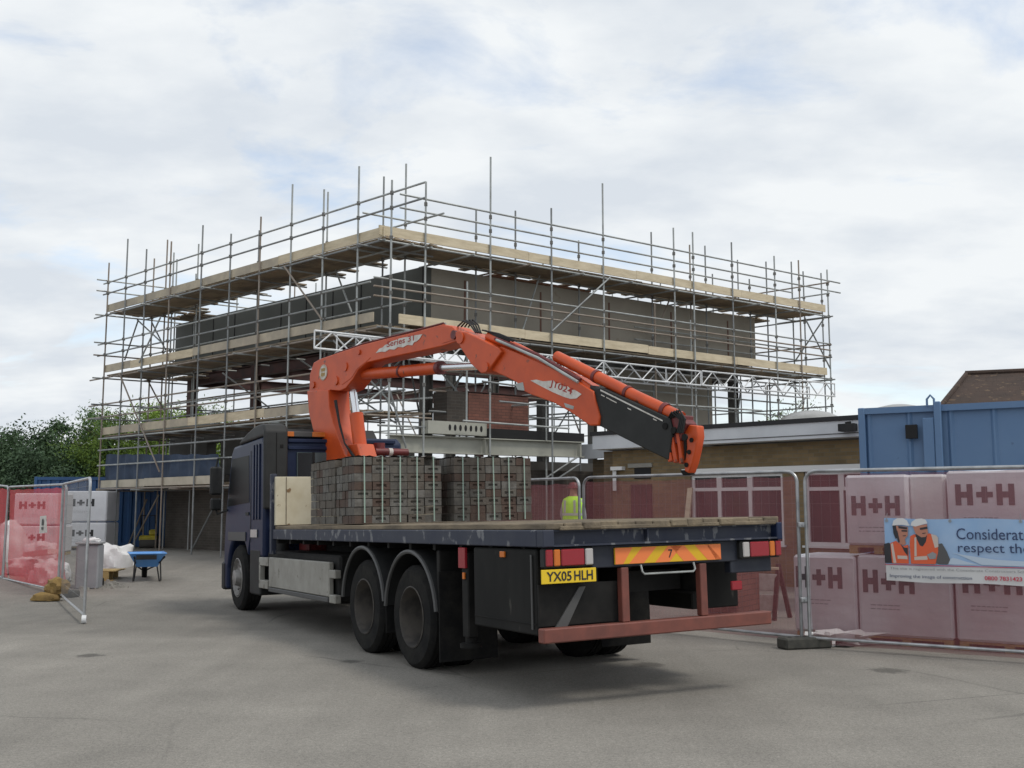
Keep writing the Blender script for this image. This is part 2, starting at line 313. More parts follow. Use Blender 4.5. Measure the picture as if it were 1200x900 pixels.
def hh_logo(mb, org, ex, ey, nrm, w, h):
    """the block letters H + H, w wide and h high"""
    org, ex, ey, nrm = map(Vector, (org, ex, ey, nrm))
    def q(a0, a1, b0, b1):
        p = [org+ex*(a*w)+ey*(b*h) for a, b in ((a0, b0), (a1, b0), (a1, b1), (a0, b1))]; mb.prism(p, nrm*.004)
    for s in (0, .70):
        q(s, s+.1, 0, 1); q(s+.2, s+.3, 0, 1); q(s+.1, s+.2, .36, .64)
    q(.36, .64, .37, .63); q(.45, .55, .12, .37); q(.45, .55, .63, .88)

# ------------------------------------------------------------------ the ground
def ground():
    xs = np.concatenate([np.linspace(-900, -60, 10), np.linspace(-50, 50, 41), np.linspace(60, 900, 10)])
    ys = np.concatenate([np.linspace(-60, 0, 7), np.linspace(2, 60, 59), np.linspace(70, 1200, 16)])
    vs = [(x, y, gz(x, y)) for y in ys for x in xs]; nx = len(xs); fs = []
    for j in range(len(ys)-1):
        for i in range(nx-1): fs.append((j*nx+i, j*nx+i+1, (j+1)*nx+i+1, (j+1)*nx+i))
    mb = MB(); mb.add(vs, fs)
    m = mat('worn_asphalt', (.150, .143, .130), .95); t = m.node_tree; b = t.nodes['Principled BSDF']; co = t.nodes.new('ShaderNodeTexCoord')
    def noise(s, d, rg=.6):
        n = t.nodes.new('ShaderNodeTexNoise'); n.inputs['Scale'].default_value = s; n.inputs['Detail'].default_value = d; n.inputs['Roughness'].default_value = rg; t.links.new(co.outputs['Object'], n.inputs[0]); return n.outputs[0]
    def rng_(src, a, b_, c, d):
        n = t.nodes.new('ShaderNodeMapRange'); n.inputs[1].default_value = a; n.inputs[2].default_value = b_; n.inputs[3].default_value = c; n.inputs[4].default_value = d; t.links.new(src, n.inputs[0]); return n.outputs[0]
    def mul(a, b_):
        n = t.nodes.new('ShaderNodeMath'); n.operation = 'MULTIPLY'; t.links.new(a, n.inputs[0]); t.links.new(b_, n.inputs[1]); return n.outputs[0]
    f = mul(rng_(noise(.22, 5), .3, .7, .91, 1.08), rng_(noise(1.3, 6), .3, .7, .88, 1.1))
    f = mul(f, rng_(noise(85, 3, .7), .33, .67, .72, 1.28))
    f = mul(f, rng_(noise(28, 4, .7), .3, .7, .8, 1.2))
    v = t.nodes.new('ShaderNodeTexVoronoi'); v.inputs['Scale'].default_value = 55; t.links.new(co.outputs['Object'], v.inputs[0]); f = mul(f, rng_(v.outputs['Distance'], .0, .5, .8, 1.1))
    # worn patches: three old round cover stains and an oil mark
    for (px, py, r, k) in ((105, 768, .17, .45), (412, 775, .14, .5), (1042, 786, .22, .5), (760, 779, .2, .5)):
        p = gnd(px, py); d = t.nodes.new('ShaderNodeVectorMath'); d.operation = 'DISTANCE'; d.inputs[1].default_value = (p.x, p.y-GO.y, 0)
        nz = t.nodes.new('ShaderNodeVectorMath'); nz.operation = 'MULTIPLY'; nz.inputs[1].default_value = (1, 1, 0); t.links.new(co.outputs['Object'], nz.inputs[0]); t.links.new(nz.outputs[0], d.inputs[0])
        nn = rng_(noise(9, 3), .3, .7, .7, 1.5); f = mul(f, rng_(mul(d.outputs['Value'], nn), r*.6, r*1.1, k, 1.0))
    # hairline cracks, tyre scuffs and pale dried patches
    vc = t.nodes.new('ShaderNodeTexVoronoi'); vc.feature = 'DISTANCE_TO_EDGE'; vc.inputs['Scale'].default_value = .34; dm = t.nodes.new('ShaderNodeMix'); dm.data_type = 'RGBA'; dm.inputs[0].default_value = .12
    nd = t.nodes.new('ShaderNodeTexNoise'); nd.inputs['Scale'].default_value = 1.1; nd.inputs['Detail'].default_value = 6; t.links.new(co.outputs['Object'], nd.inputs[0]); t.links.new(co.outputs['Object'], dm.inputs[6]); t.links.new(nd.outputs['Color'], dm.inputs[7]); t.links.new(dm.outputs[2], vc.inputs[0])
    crack = rng_(vc.outputs['Distance'], .0, .006, .62, 1); msk = rng_(noise(.35, 2), .5, .62, 0, 1)
    ck_ = t.nodes.new('ShaderNodeMix'); ck_.data_type = 'FLOAT'; t.links.new(msk, ck_.inputs[0]); ck_.inputs[2].default_value = 1; t.links.new(crack, ck_.inputs[3]); f = mul(f, ck_.outputs[0])
    for ang, sc_ in ((.55, .9), (-.35, .7)):
        mpx = t.nodes.new('ShaderNodeMapping'); mpx.inputs['Rotation'].default_value = (0, 0, ang); mpx.inputs['Scale'].default_value = (sc_, .05, 1); t.links.new(co.outputs['Object'], mpx.inputs[0])
        nn_ = t.nodes.new('ShaderNodeTexNoise'); nn_.inputs['Scale'].default_value = 2.2; nn_.inputs['Detail'].default_value = 5; t.links.new(mpx.outputs[0], nn_.inputs[0]); f = mul(f, rng_(nn_.outputs[0], .35, .65, .94, 1.04))
    # darker soft-edged strip across the left of the yard
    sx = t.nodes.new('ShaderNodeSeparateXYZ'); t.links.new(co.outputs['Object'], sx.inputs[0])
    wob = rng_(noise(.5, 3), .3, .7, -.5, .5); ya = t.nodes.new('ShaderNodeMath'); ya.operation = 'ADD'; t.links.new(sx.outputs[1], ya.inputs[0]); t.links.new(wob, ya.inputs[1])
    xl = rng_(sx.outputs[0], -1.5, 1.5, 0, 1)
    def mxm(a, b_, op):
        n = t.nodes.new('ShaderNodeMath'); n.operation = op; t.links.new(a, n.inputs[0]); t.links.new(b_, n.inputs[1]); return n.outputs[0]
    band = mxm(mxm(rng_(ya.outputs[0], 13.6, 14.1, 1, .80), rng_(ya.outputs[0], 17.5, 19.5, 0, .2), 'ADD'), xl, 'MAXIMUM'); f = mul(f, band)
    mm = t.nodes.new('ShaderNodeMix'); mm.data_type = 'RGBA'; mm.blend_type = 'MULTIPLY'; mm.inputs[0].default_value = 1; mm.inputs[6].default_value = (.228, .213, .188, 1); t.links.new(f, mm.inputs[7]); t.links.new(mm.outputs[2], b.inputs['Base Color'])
    bp = t.nodes.new('ShaderNodeBump'); bp.inputs['Strength'].default_value = .5; bp.inputs['Distance'].default_value = .01; t.links.new(noise(120, 3), bp.inputs['Height']); t.links.new(bp.outputs[0], b.inputs['Normal'])
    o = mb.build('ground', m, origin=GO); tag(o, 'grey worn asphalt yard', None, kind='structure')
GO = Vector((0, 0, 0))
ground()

# ------------------------------------------------------------------ the building being built and its scaffold
C2 = Vector((-2.95, 23.3)); LE = Vector((-12.8, 32.6)); RE = Vector((9.96, 32.75))
LL = (LE-C2).length; LR = (RE-C2).length; dL = (LE-C2)/LL; dR = (RE-C2)/LR
def S(s, t, z=None):
    p = C2 + dL*s + dR*t
    return Vector((p.x, p.y, gz(p.x, p.y) if z is None else z))
def onR(px, py, s=0): return vpl(px, py, C2+dL*s, RE+dL*s)
def onL(px, py, t=0): return vpl(px, py, C2+dR*t, LE+dR*t)
def st(p):
    d = dL.x*dR.y-dL.y*dR.x; q = Vector((p.x, p.y))-C2
    return ((q.x*dR.y-q.y*dR.x)/d, (dL.x*q.y-dL.y*q.x)/d)
d3L, d3R = Vector((*dL, 0)), Vector((*dR, 0))
aL, aR = math.atan2(dL.y, dL.x), math.atan2(dR.y, dR.x)
M['brick_wallL'] = brick_mat('dark_brick_left_wall', (.10, .088, .074), (.08, .07, .06), (.125, .115, .10), rot=aL)
M['brick_wallR'] = brick_mat('dark_brick_right_wall', (.085, .07, .058), (.06, .052, .045), (.10, .09, .08), rot=aR)

bld = thing('unfinished_building', 'steel framed building under construction wrapped in scaffolding, with dark sheathed upper walls', 'building', S(1.4, 2.2))
def wall_slab(mb, s0, t0, s1, t1, z0, z1, th=.22):
    """a slab standing along s or t, thickness going inward"""
    if abs(s1-s0) > abs(t1-t0): c = [(s0, t0), (s1, t0), (s1, t0+th), (s0, t0+th)]
    else: c = [(s0, t0), (s0, t1), (s0+th, t1), (s0+th, t0)]
    return mb.hexa([S(a, b, z0) for a, b in c] + [S(a, b, z1) for a, b in c])
BS1, BT1, BT0, BS0 = 13.5, 14.45, 2.2, 1.4
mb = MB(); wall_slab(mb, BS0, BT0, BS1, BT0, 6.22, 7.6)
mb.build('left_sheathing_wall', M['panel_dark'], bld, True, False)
k = 0.0
while k < BS1-BS0-.3:                                        # vertical joint strips of the boards
    mb = MB(); wall_slab(mb, BS0+k, BT0-.012, BS0+k+.035, BT0-.012, 6.25, 7.58, .011); k += 1.22; mb.build('joint_strip', M['void'], bld, True, False)
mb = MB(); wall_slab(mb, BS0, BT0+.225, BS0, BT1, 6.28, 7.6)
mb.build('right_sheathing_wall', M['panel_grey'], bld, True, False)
M['tape'] = mat('brown_seam_tape', (.15, .08, .06), .8)
for t in np.arange(BT0+1.2, BT1-.3, 2.44): mb = MB(); wall_slab(mb, BS0-.012, t, BS0-.012, t+.05, 6.3, 7.4, .011); mb.build('seam_tape', M['tape'], bld, True, False)
mb = MB()
for q in (((BS0+.24, BT0+.24), (BS1-.1, BT0+.24), (BS1-.1, BT0+1.6), (BS0+1.6, BT0+1.6)), ((BS0+.24, BT0+.24), (BS0+1.6, BT0+1.6), (BS0+1.6, BT1-.1), (BS0+.24, BT1-.1))):
    mb.hexa([S(a, b, 5.95) for a, b in q] + [S(a, b, 6.15) for a, b in q])
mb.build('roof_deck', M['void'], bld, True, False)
mb = MB(); wall_slab(mb, BS0-.05, 4.2, BS0-.05, 7.6, 7.605, 7.66, .7); mb.build('capping_board', mat('rusty_brown_board', (.20, .10, .06), .8), bld, True, False)
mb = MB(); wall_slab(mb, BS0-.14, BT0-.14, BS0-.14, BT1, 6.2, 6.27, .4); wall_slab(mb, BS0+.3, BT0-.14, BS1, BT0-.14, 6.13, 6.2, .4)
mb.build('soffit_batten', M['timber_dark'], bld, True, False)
# steel frame
for (s, t) in ((13.1, 2.6), (9.4, 2.6), (5.6, 2.6), (1.9, 2.7), (1.9, 6.4), (1.9, 10.2), (1.9, 14.0), (7.5, 8.0), (13.1, 8.0), (13.1, 13.9), (7.5, 13.9), (5.6, 8.0)):
    mb = MB(); p = S(s, t); w = .11
    for a, b, c, d in ((-w, w, -w, -w+.02), (-w, w, w-.02, w), (-.01, .01, -w+.02, w-.02)):
        q = [p + d3L*a + d3R*c, p + d3L*b + d3R*c, p + d3L*b + d3R*d, p + d3L*a + d3R*d]
        mb.hexa([Vector((v.x, v.y, p.z)) for v in q] + [Vector((v.x, v.y, 5.95)) for v in q])
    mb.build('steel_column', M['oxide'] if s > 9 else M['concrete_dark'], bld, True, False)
def ibeam(a, b, h, w, m, name='steel_beam', parent=bld):
    mb = MB(); a, b = Vector(a), Vector(b); z = Vector((0, 0, h/2-.012))
    mb.bar(a-z, b-z, w, .024); mb.bar(a+z, b+z, w, .024); mb.bar(a, b, .02, h-.05); return mb.build(name, m, parent, True, False)
ibeam(S(13.1, 2.6, 5.74), S(1.9, 2.6, 5.74), .34, .2, M['oxide']); ibeam(S(13.1, 2.75, 5.74), S(13.1, 13.9, 5.74), .34, .2, M['oxide'])
ibeam(S(9.4, 2.75, 5.74), S(9.4, 13.9, 5.74), .34, .2, M['oxide']); ibeam(S(5.6, 2.75, 5.74), S(5.6, 13.9, 5.74), .34, .2, M['oxide'])
ibeam(S(1.9, 2.8, 5.74), S(1.9, 14, 5.74), .34, .2, M['concrete_dark']); ibeam(S(13.1, 13.9, 5.74), S(1.9, 13.9, 5.74), .34, .2, M['oxide'])
# first floor edge and walls
mb = MB(); mb.hexa([S(a, b, 2.62) for a, b in ((1.5, 1.75), (13.2, 1.75), (13.2, 14.2), (1.5, 14.2))] + [S(a, b, 2.86) for a, b in ((1.5, 1.75), (13.2, 1.75), (13.2, 14.2), (1.5, 14.2))])
mb.build('floor_slab', M['concrete_dark'], bld, True, False)
mb = MB()
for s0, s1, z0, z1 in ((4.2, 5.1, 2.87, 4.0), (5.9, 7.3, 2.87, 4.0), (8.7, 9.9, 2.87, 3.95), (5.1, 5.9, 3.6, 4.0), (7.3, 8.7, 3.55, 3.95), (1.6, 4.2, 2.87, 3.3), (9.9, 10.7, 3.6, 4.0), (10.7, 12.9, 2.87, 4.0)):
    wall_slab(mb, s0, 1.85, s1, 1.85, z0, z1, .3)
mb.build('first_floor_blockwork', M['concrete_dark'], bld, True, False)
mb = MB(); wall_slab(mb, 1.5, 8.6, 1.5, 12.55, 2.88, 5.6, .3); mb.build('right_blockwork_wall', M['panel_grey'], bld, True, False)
mb = MB(); wall_slab(mb, 3.2, 1.6, 12.5, 1.6, .2, 2.6, .3); mb.build('ground_floor_brick_wall', M['brick_wallL'], bld, True, False)
mb = MB(); wall_slab(mb, .75, 1.2, .75, 7.3, 0.0, 2.6, .3); mb.build('front_brick_wall', M['brick_wallR'], bld, True, False)
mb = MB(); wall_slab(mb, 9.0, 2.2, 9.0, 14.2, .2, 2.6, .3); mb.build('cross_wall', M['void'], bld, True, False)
o = ibeam(S(.3, .45, 3.09), S(.3, 6.15, 3.13), .40, .24, M['cream_steel'], 'cream_edge_beam')
for t in (3.0, 3.15, 5.95): 
    mb = MB(); a = S(.19, t, 2.93); mb.bar(a, a+Vector((0, 0, .34)), .016, .1, d3L); mb.build('beam_stiffener', M['cream_steel'], bld, True, False)
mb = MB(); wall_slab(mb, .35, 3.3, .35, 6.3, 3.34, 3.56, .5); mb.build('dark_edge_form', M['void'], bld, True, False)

# cream hollow slab lying on the beam, with its row of round openings
p0, p1 = S(.22, 1.35, 3.345), S(.22, 3.0, 3.345)
mb = MB(); e = (p1-p0).normalized(); nrm = -d3L
mb.bar(p0+Vector((0, 0, .15)), p1+Vector((0, 0, .15)), .3, .3)
hs = thing('hollow_concrete_slab', 'cream concrete slab with a row of oval holes lying on the pale steel beam', 'slab', p0.lerp(p1, .5))
mb.build('slab_body', M['cream_steel'], hs, True, False)
mb = MB()
for k in range(7):
    c = p0.lerp(p1, .36+.09*k) + Vector((0, 0, .16)) + Vector((e.y, -e.x, 0))*.147
    mb.prism([c + e*(.036*math.cos(a)) + Vector((0, 0, .075*math.sin(a))) for a in np.linspace(0, 2*math.pi, 13)[:-1]], Vector((e.y, -e.x, 0))*.008)
mb.build('opening', M['void'], hs, True, False)

# red bricks stacked on the floor behind the beam
tr0, tr1, td0, zr = st(onR(549, 480, .8))[1], st(onR(619, 480, .8))[1], st(onR(524, 480, .85))[1], onR(584, 463, .8).z
rb = thing('red_brick_stack', 'stack of red bricks on the first floor behind the pale beam', 'brick stack', S(.95, (tr0+tr1)/2, 3.57))
M['bk_red'] = brick_mat('stacked_red_brick', (.23, .095, .07), (.18, .08, .06), (.11, .06, .048), .225, .075, aR)
mb = MB(); wall_slab(mb, .8, tr0, .8, tr1, 3.57, zr, .5); mb.build('brick_block', M['bk_red'], rb, True, False)
mb = MB(); wall_slab(mb, .85, td0, .85, tr0-.01, 3.57, zr+.02, .5); mb.build('dark_brick_block', M['brick_wallR'], rb, True, False)
mb = MB(); wall_slab(mb, .78, tr0-.04, .78, tr1+.05, zr+.022, zr+.042, .54); mb.build('cover_board', M['oxide'], rb, True, False)

# ---- scaffold
scf = thing('scaffold', 'tube scaffold with pale toe boards on four lifts round the unfinished building', 'scaffold', S(0, 0))
rt = .0242
M['steel_warm'] = mat('rusty_tube', (.30, .26, .22), .6, .2, (.22, .17, .13), 2.5, .4, .7); M['steel_dark'] = mat('dull_tube', (.27, .285, .285), .55, .25, (.17, .175, .18), 3, .4, .7)
def pole(a, b, name='standard', m='steel', r=rt):
    m = ('steel', 'steel', 'steel', 'steel_dark', 'steel_dark', 'steel_warm')[int(rng.integers(0, 6))] if m == 'steel' else m
    MB().tube([a, b], r, 7).build(name, M[m], scf, True)
OL = [(128, 308), (150, 280), (172, 292), (201, 283), (238, 264), (271, 274), (306, 254), (343, 216), (380, 222), (421, 195), (459.5, 211)]
IL = [(181, 303), (196.5, 281), (204, 296), (233, 286), (304, 270), (384.5, 225), (450, 207)]
OR = [(499.3, 213), (575, 184), (646, 244), (706, 215), (789, 267), (811.5, 272), (857, 284), (907, 300), (935.5, 305), (969, 316)]
IR = [(476, 192), (558, 246), (604, 247), (678, 282), (763, 272), (808, 287), (826, 288), (878, 327), (941, 318), (962, 320)]
joints = []
for lst, fn in ((OL, lambda x, y: onL(x, y)), (IL, lambda x, y: onL(x, y, 1.25)), (OR, lambda x, y: onR(x, y)), (IR, lambda x, y: onR(x, y, 1.15))):
    for (x, y) in lst:
        # the measured x is taken at the top lift's toe board; tubes are plumb
        p = fn(x, y); b = Vector((p.x, p.y, gz(p.x, p.y))); pole(b, p); joints.append((b, p))
for px, y0, y1 in ((547.5, 330, 600), (767, 355, 560), (809, 375, 560), (640, 470, 560), (723, 500, 560)):      # short posts
    a = onR(px, y0, .35); pole(a, Vector((a.x, a.y, gz(a.x, a.y))))
# the two far sides and the returns at both ends
PT, PM, P3 = 7.80, 5.80, 3.90
for t in (2.2, 4.3, 6.4, 8.5, 10.6, 12.7, 14.8, 16.4): 
    for s, h in ((LL+.05, 9.5), (LL-1.2, 9.1)): p = S(s, t); pole(p, Vector((p.x, p.y, h+.5*rng.random())))
for s in (1.2, 3.2, 5.3, 7.4, 9.5, 11.5):
    for t, h in ((LR+.05, 9.6), (LR-1.2, 9.2)): p = S(s, t); pole(p, Vector((p.x, p.y, h+.5*rng.random())))
def led(a, b): pole(a, b, 'ledger')
def z_(p, z): return Vector((p.x, p.y, z))
# ledgers and guard rails on the two near faces
for z in (8.72, 8.37): led(S(-1.45, 0, z), S(LL+.25, 0, z))
led(S(-.5, 1.25, 8.42), S(LL-.3, 1.25, 8.42))
for z, s in ((8.84, 0), (8.52, 0)): led(S(s, .45, z), S(s, LR+.75, z))
led(S(1.15, .3, 8.60), S(1.15, LR, 8.60))
for z in (6.78, 6.42): led(S(.4, 0, z), S(LL+.45, 0, z))
led(S(.6, 1.25, 6.5), S(LL+.2, 1.25, 6.5))
for z in (6.80, 6.60, 6.38): led(S(0, -.2, z), S(0, LR+.15, z))
for z in (6.75, 6.4): led(S(1.15, 9, z), S(1.15, LR+.4, z))
for zf, ends in ((PT, .8), (PM, .9), (P3, .1)):
    led(S(-.1, 0, zf-.12), S(LL+ends, 0, zf-.12)); led(S(-.1, 1.25, zf-.12), S(LL+.1, 1.25, zf-.12))
    if zf > 4: led(S(0, -.1, zf-.12), S(0, LR+.15, zf-.12)); led(S(1.15, -.1, zf-.12), S(1.15, LR+.1, zf-.12))
for z in (4.85, 4.45): led(S(.5, 0, z), S(LL+.9, 0, z)); led(S(.8, 1.25, z-.05), S(LL+.2, 1.25, z-.05))
led(S(.5, 2.0, 5.0), S(LL+.1, 2.0, 5.0)); led(S(1, 3.4, 4.7), S(LL, 3.4, 4.7)); led(S(3, 6, 4.55), S(LL, 6, 4.55)); led(S(2, 9.5, 4.9), S(LL, 9.5, 4.9)); led(S(2, 9.5, 4.4), S(LL, 9.5, 4.4))
led(S(2.5, 0, 3.42), S(LL+.1, 0, 3.42)); led(S(5.2, 0, 2.95), S(LL+.1, 0, 2.95)); led(S(3.5, 0, 3.05), S(5.3, 0, 3.05))
led(S(5.6, 0, 2.22), S(LL+.1, 0, 2.22)); led(S(5.6, 1.25, 2.22), S(LL+.1, 1.25, 2.22))
led(S(.2, .1, 3.48), S(.2, 2.4, 3.5)); led(S(0, 8.9, 4.45), S(0, LR-3.2, 4.5)); led(S(1.15, 8.6, 4.95), S(1.15, LR+.1, 4.95)); led(S(1.15, 11.5, 4.55), S(1.15, LR, 4.55))
for z in (4.95, 4.45, 3.95): led(S(.9, 2.0, z), S(.9, 7.5, z))
led(S(-.2, 2.6, 4.62), S(-.2, 6.0, 4.5)); led(S(-.2, 3.1, 4.17), S(-.2, 6.2, 4.12)); led(S(-.15, 2.1, 3.66), S(-.15, 5.3, 3.62))
for z in (8.8, 8.45, PT-.12, 6.8, 6.4, PM-.12, 4.85, 4.4):
    led(S(LL+.05, -.3, z), S(LL+.05, LR+.3, z)); led(S(-.1, LR+.05, z-.04), S(LL, LR+.05, z-.04))
# transoms under the lifts
for zf in (PT, PM, P3):
    for s in np.arange(.5, LL, 1.7): pole(S(s, -.28, zf-.17), S(s, 1.75, zf-.17), 'transom')
    if zf > 4:
        for t in np.arange(.6, LR, 1.7): pole(S(-.28, t, zf-.17), S(1.7, t, zf-.17), 'transom')
for s in np.arange(6.5, LL, 2.2): pole(S(s, -.25, 2.17), S(s, 1.5, 2.17), 'transom')
# braces
def br(a, b): pole(a, b, 'brace')
br(onR(647, 388, -.05), onR(716, 324, -.05)); br(onL(333, 312, -.05), onL(377, 374, -.05)); br(onL(190, 402, .6), onL(161, 375, .6))
br(onL(140, 438, -.05), onL(187, 553, -.05)); br(onL(146, 422, .5), onL(162, 375, .5))
br(onL(163, 425, .0), onL(188, 372, .0)); br(onL(178, 378, 1.2), onL(194, 410, 1.2)); br(onL(165, 430, 1.2), onL(190, 478, 1.2))
br(S(LL-1.2, 3.5, 5.9), S(LL-1.2, 6.2, 7.6)); br(S(1.1, LR, 6.4), S(.1, LR, 7.6)); br(onR(943, 372, 0), onR(973, 432, .0)); br(S(5.5, LR-1.2, 5.9), S(3.6, LR-1.2, 7.7)); br(S(6.6, LR-1.2, 5.9), S(4.7, LR-1.2, 7.7))
br(onL(391, 310, 1.3), onL(412, 366, 1.3)); br(onR(608, 402, 1.0), onR(638, 304, 1.0)); br(onR(775, 375, 1.0), onR(793, 330, 1.0))
for s, k in ((4, 2.2), (6.4, -2.2), (8.3, 1.9), (10.2, -1.8), (3.0, -1.2)): br(S(s, 3.4, 3.9), S(s+k, 2.0, 5.7)); br(S(s+.7, 9.5, 3.9), S(s+.7-k*.7, 9.5, 5.7))
for t, k in ((1.3, 1.5), (2.8, -1.4), (3.6, 1.3), (11.3, 1.6), (13.2, -1.5), (14.6, -1.3)): br(S(3.2, t, 3.9), S(2.6, t+k, 5.7)); br(S(1.2, t, 4.0), S(1.9, t-k*.8, 5.6))
br(onL(222, 650, 1.0), onL(250, 595, 1.0)); br(onL(152, 645, .6), onL(186, 580, .6)); br(onL(150, 640, 1.0), onL(172, 585, 1.0)); br(onR(640, 560, .1), onR(676, 536, .1)); br(onR(652, 562, .3), onR(679, 544, .3))
br(onR(432, 470, -.3), onR(455, 452, -.3)); br(onR(456, 455, .2), onR(476, 525, .2))
br(S(-.1, LR-3.1, 3.4), S(-.1, LR-1.3, 5.0))
# toe boards: lengths butted end to end, each slightly out of line
def toe(fa, s0, s1, z, m, off=0.035, ln=3.9):
    k = s0; j = 0
    while k < s1-.2:
        e = min(k+ln*(.9+.2*rng.random()), s1); a, b = fa(k+.004), fa(e-.004); mb = MB(); dz = (rng.random()-.5)*.03
        mb.bar(Vector((a.x, a.y, z+dz)), Vector((b.x, b.y, z+dz*.3+(rng.random()-.5)*.02)), .038, .225); mb.build('toe_board', M[m(j)], scf, True, False); k = e; j += 1
toe(lambda s: S(s, .06), .0, LL, PT+.1, lambda j: 'timber_grey' if j else 'timber')
toe(lambda t: S(.06, t), -.05, LR+.03, PT+.13, lambda j: 'timber')
toe(lambda s: S(s, .06), .35, LL, PM+.17, lambda j: 'timber' if j == 2 else 'timber_grey')
toe(lambda t: S(.06, t), .5, LR, PM+.12, lambda j: 'timber')
toe(lambda s: S(s, .06), 1.0, LL, P3+.12, lambda j: 'timber' if j == 1 else 'timber_grey')
M['timber_pale'] = mat('pale_new_board', (.50, .45, .36), .85, 0, (.40, .36, .28), 2)
toe(lambda s: S(s, .06), 6.6, LL-.05, 2.38, lambda j: 'timber_pale')
# platforms: boards with ragged inner ends
def platform(fp, l0, l1, z, name='platform'):
    mb = MB(); d0 = fp(0, 0); dd = (fp(1, 0)-d0)
    for i in range(6):
        k = l0
        while k < l1-.2:
            e = min(k+3.4*(.75+.5*rng.random()), l1); w = .1+.232*i + (.0 if i < 5 else .02); zz = z+(.0 if i % 2 else .006)+(rng.random()-.5)*.03
            a, b = fp(k+.01, w+.11), fp(e-.01, w+.11)
            mb.bar(Vector((a.x, a.y, zz)), Vector((b.x, b.y, zz+(rng.random()-.5)*.012)), .222, .038); k = e
    k = l0+.3
    while k < l1-.5:                                          # short cross boards reaching in towards the wall
        a, b = fp(k, 1.15+.2*rng.random()), fp(k+.03, 1.75+.35*rng.random()); mb.bar(Vector((a.x, a.y, z+.04)), Vector((b.x, b.y, z+.045)), .222, .036); k += .45+.8*rng.random()
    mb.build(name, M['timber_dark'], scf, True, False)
platform(lambda l, w: S(l, w), 0, LL, PT-.04); platform(lambda l, w: S(w, l), 1.45, LR, PT-.04)
platform(lambda l, w: S(l, w), .3, LL, PM-.04); platform(lambda l, w: S(w, l), 1.45, LR, PM-.04); platform(lambda l, w: S(l, w), .9, LL, P3-.04)
platform(lambda l, w: S(l, w), 6.6, LL, 2.3); platform(lambda l, w: S(LL-w, l), 1.9, 4.6, PT-.04); platform(lambda l, w: S(l, LR-w), 1.9, 5.5, PT-.04)
platform(lambda l, w: S(LL-w, l), 1.9, 4.0, PM-.04)
# blue sheeting behind the rails of the lowest left lift
mb = MB(); n = 46; vs = []
for j in range(5):
    for i in range(n+1): s = 6.85+(LL-7.0)*i/n; vs.append(S(s, .13+.035*math.sin(i*1.7)+.02*math.sin(i*.6+j), 2.46+(.60+.24*(s-6.85)/6.6)*j/4+.015*math.sin(i*.9)*(j == 4)))
mb.add(vs, [(j*(n+1)+i, j*(n+1)+i+1, (j+1)*(n+1)+i+1, (j+1)*(n+1)+i) for j in range(4) for i in range(n)])
mb.build('blue_sheeting', M['net_blue'], scf, True)
# aluminium lattice beams under the middle lift
def lattice(a, b, h, name='lattice_beam', step=.42):
    mb = MB(); a, b = Vector(a), Vector(b); d = b-a; n = max(2, int(d.length/step)); up = Vector((0, 0, h))
    mb.tube([a, b], .025, 6); mb.tube([a+up, b+up], .025, 6)
    for i in range(n):
        p = a+d*(i/n); q = a+d*((i+1)/n); mb.tube([p, q+up] if i % 2 == 0 else [p+up, q], .018, 5)
        if i % 5 == 0: mb.tube([p, p+up], .018, 5)
    mb.tube([b, b+up], .018, 5); mb.build(name, M['alu'], scf, True)
lattice(S(-.12, -1.7, 5.03), S(-.12, 4.2, 5.03), .38); lattice(S(-.12, 4.25, 5.04), S(-.12, 10.1, 5.05), .39); lattice(S(-.12, 10.15, 5.06), S(-.12, LR+.1, 5.12), .40)
lattice(S(.5, -.75, 5.1), S(.5, 6.2, 5.08), .38); lattice(S(.95, 5.8, 5.1), S(.95, LR+.4, 5.16), .36)
for k in range(5): led(S(7.5+.3*k, .5+.13*k, P3+.02+.05*(k % 2)), S(12+.2*k, .55+.13*k, P3+.02+.05*(k % 2)))
for k in range(4): led(S(2.2, 2.2+.1*k, 2.92+.05*(k % 2)), S(4.6+.2*k, 2.3+.1*k, 2.92+.05*(k % 2)))
for t in (1.6, 4.4, 7.2): led(S(.5, t, 4.9), S(5.5, t+.3, 4.85)); led(S(.3, t, 4.2), S(4.8, t-.2, 4.25))
# couplers where tubes cross
mb = MB()
for (b, p) in joints:
    s, t = st(p); face = abs(s) < .1 or abs(t) < .1
    for z in ([8.72, 8.37, PT-.12, 6.78, 6.42, PM-.12, 4.85, 4.45] if face else [8.5, PT-.12, 6.5, PM-.12]):
        if z < p.z: mb.box(p.x-.037, p.x+.037, p.y-.037, p.y+.037, z-.04, z+.04)
o = mb.build('coupler', M['coupler'], scf, True, False); o['kind'] = 'stuff'

# ------------------------------------------------------------------ the flatbed lorry (local x: to its right, y: forwards, z: up)
TA, TX, TY, TP, TR = .5009, .2528, 8.5186, -.0159, .0158
TZ = -3.4*TP-1.25*TR
truck = thing('flatbed_truck', 'dark blue flatbed lorry with an orange folding crane behind its cab', 'lorry', (TX, TY, TZ), (TP, -TR, TA))
WT = wm(truck)
def TW(v, u, w): return WT @ Vector((v, u, w))
def shift(v, u): return u*TP + v*TR + TZ
W = 2.544
def part(mb, name, m, parent=truck, smooth=True): return mb.build(name, m, parent, False, smooth)
def pbox(name, m, x0, x1, y0, y1, z0, z1, c=.008, parent=truck):
    mb = MB(); mb.bbox(x0, x1, y0, y1, z0, z1, c); return part(mb, name, m, parent)
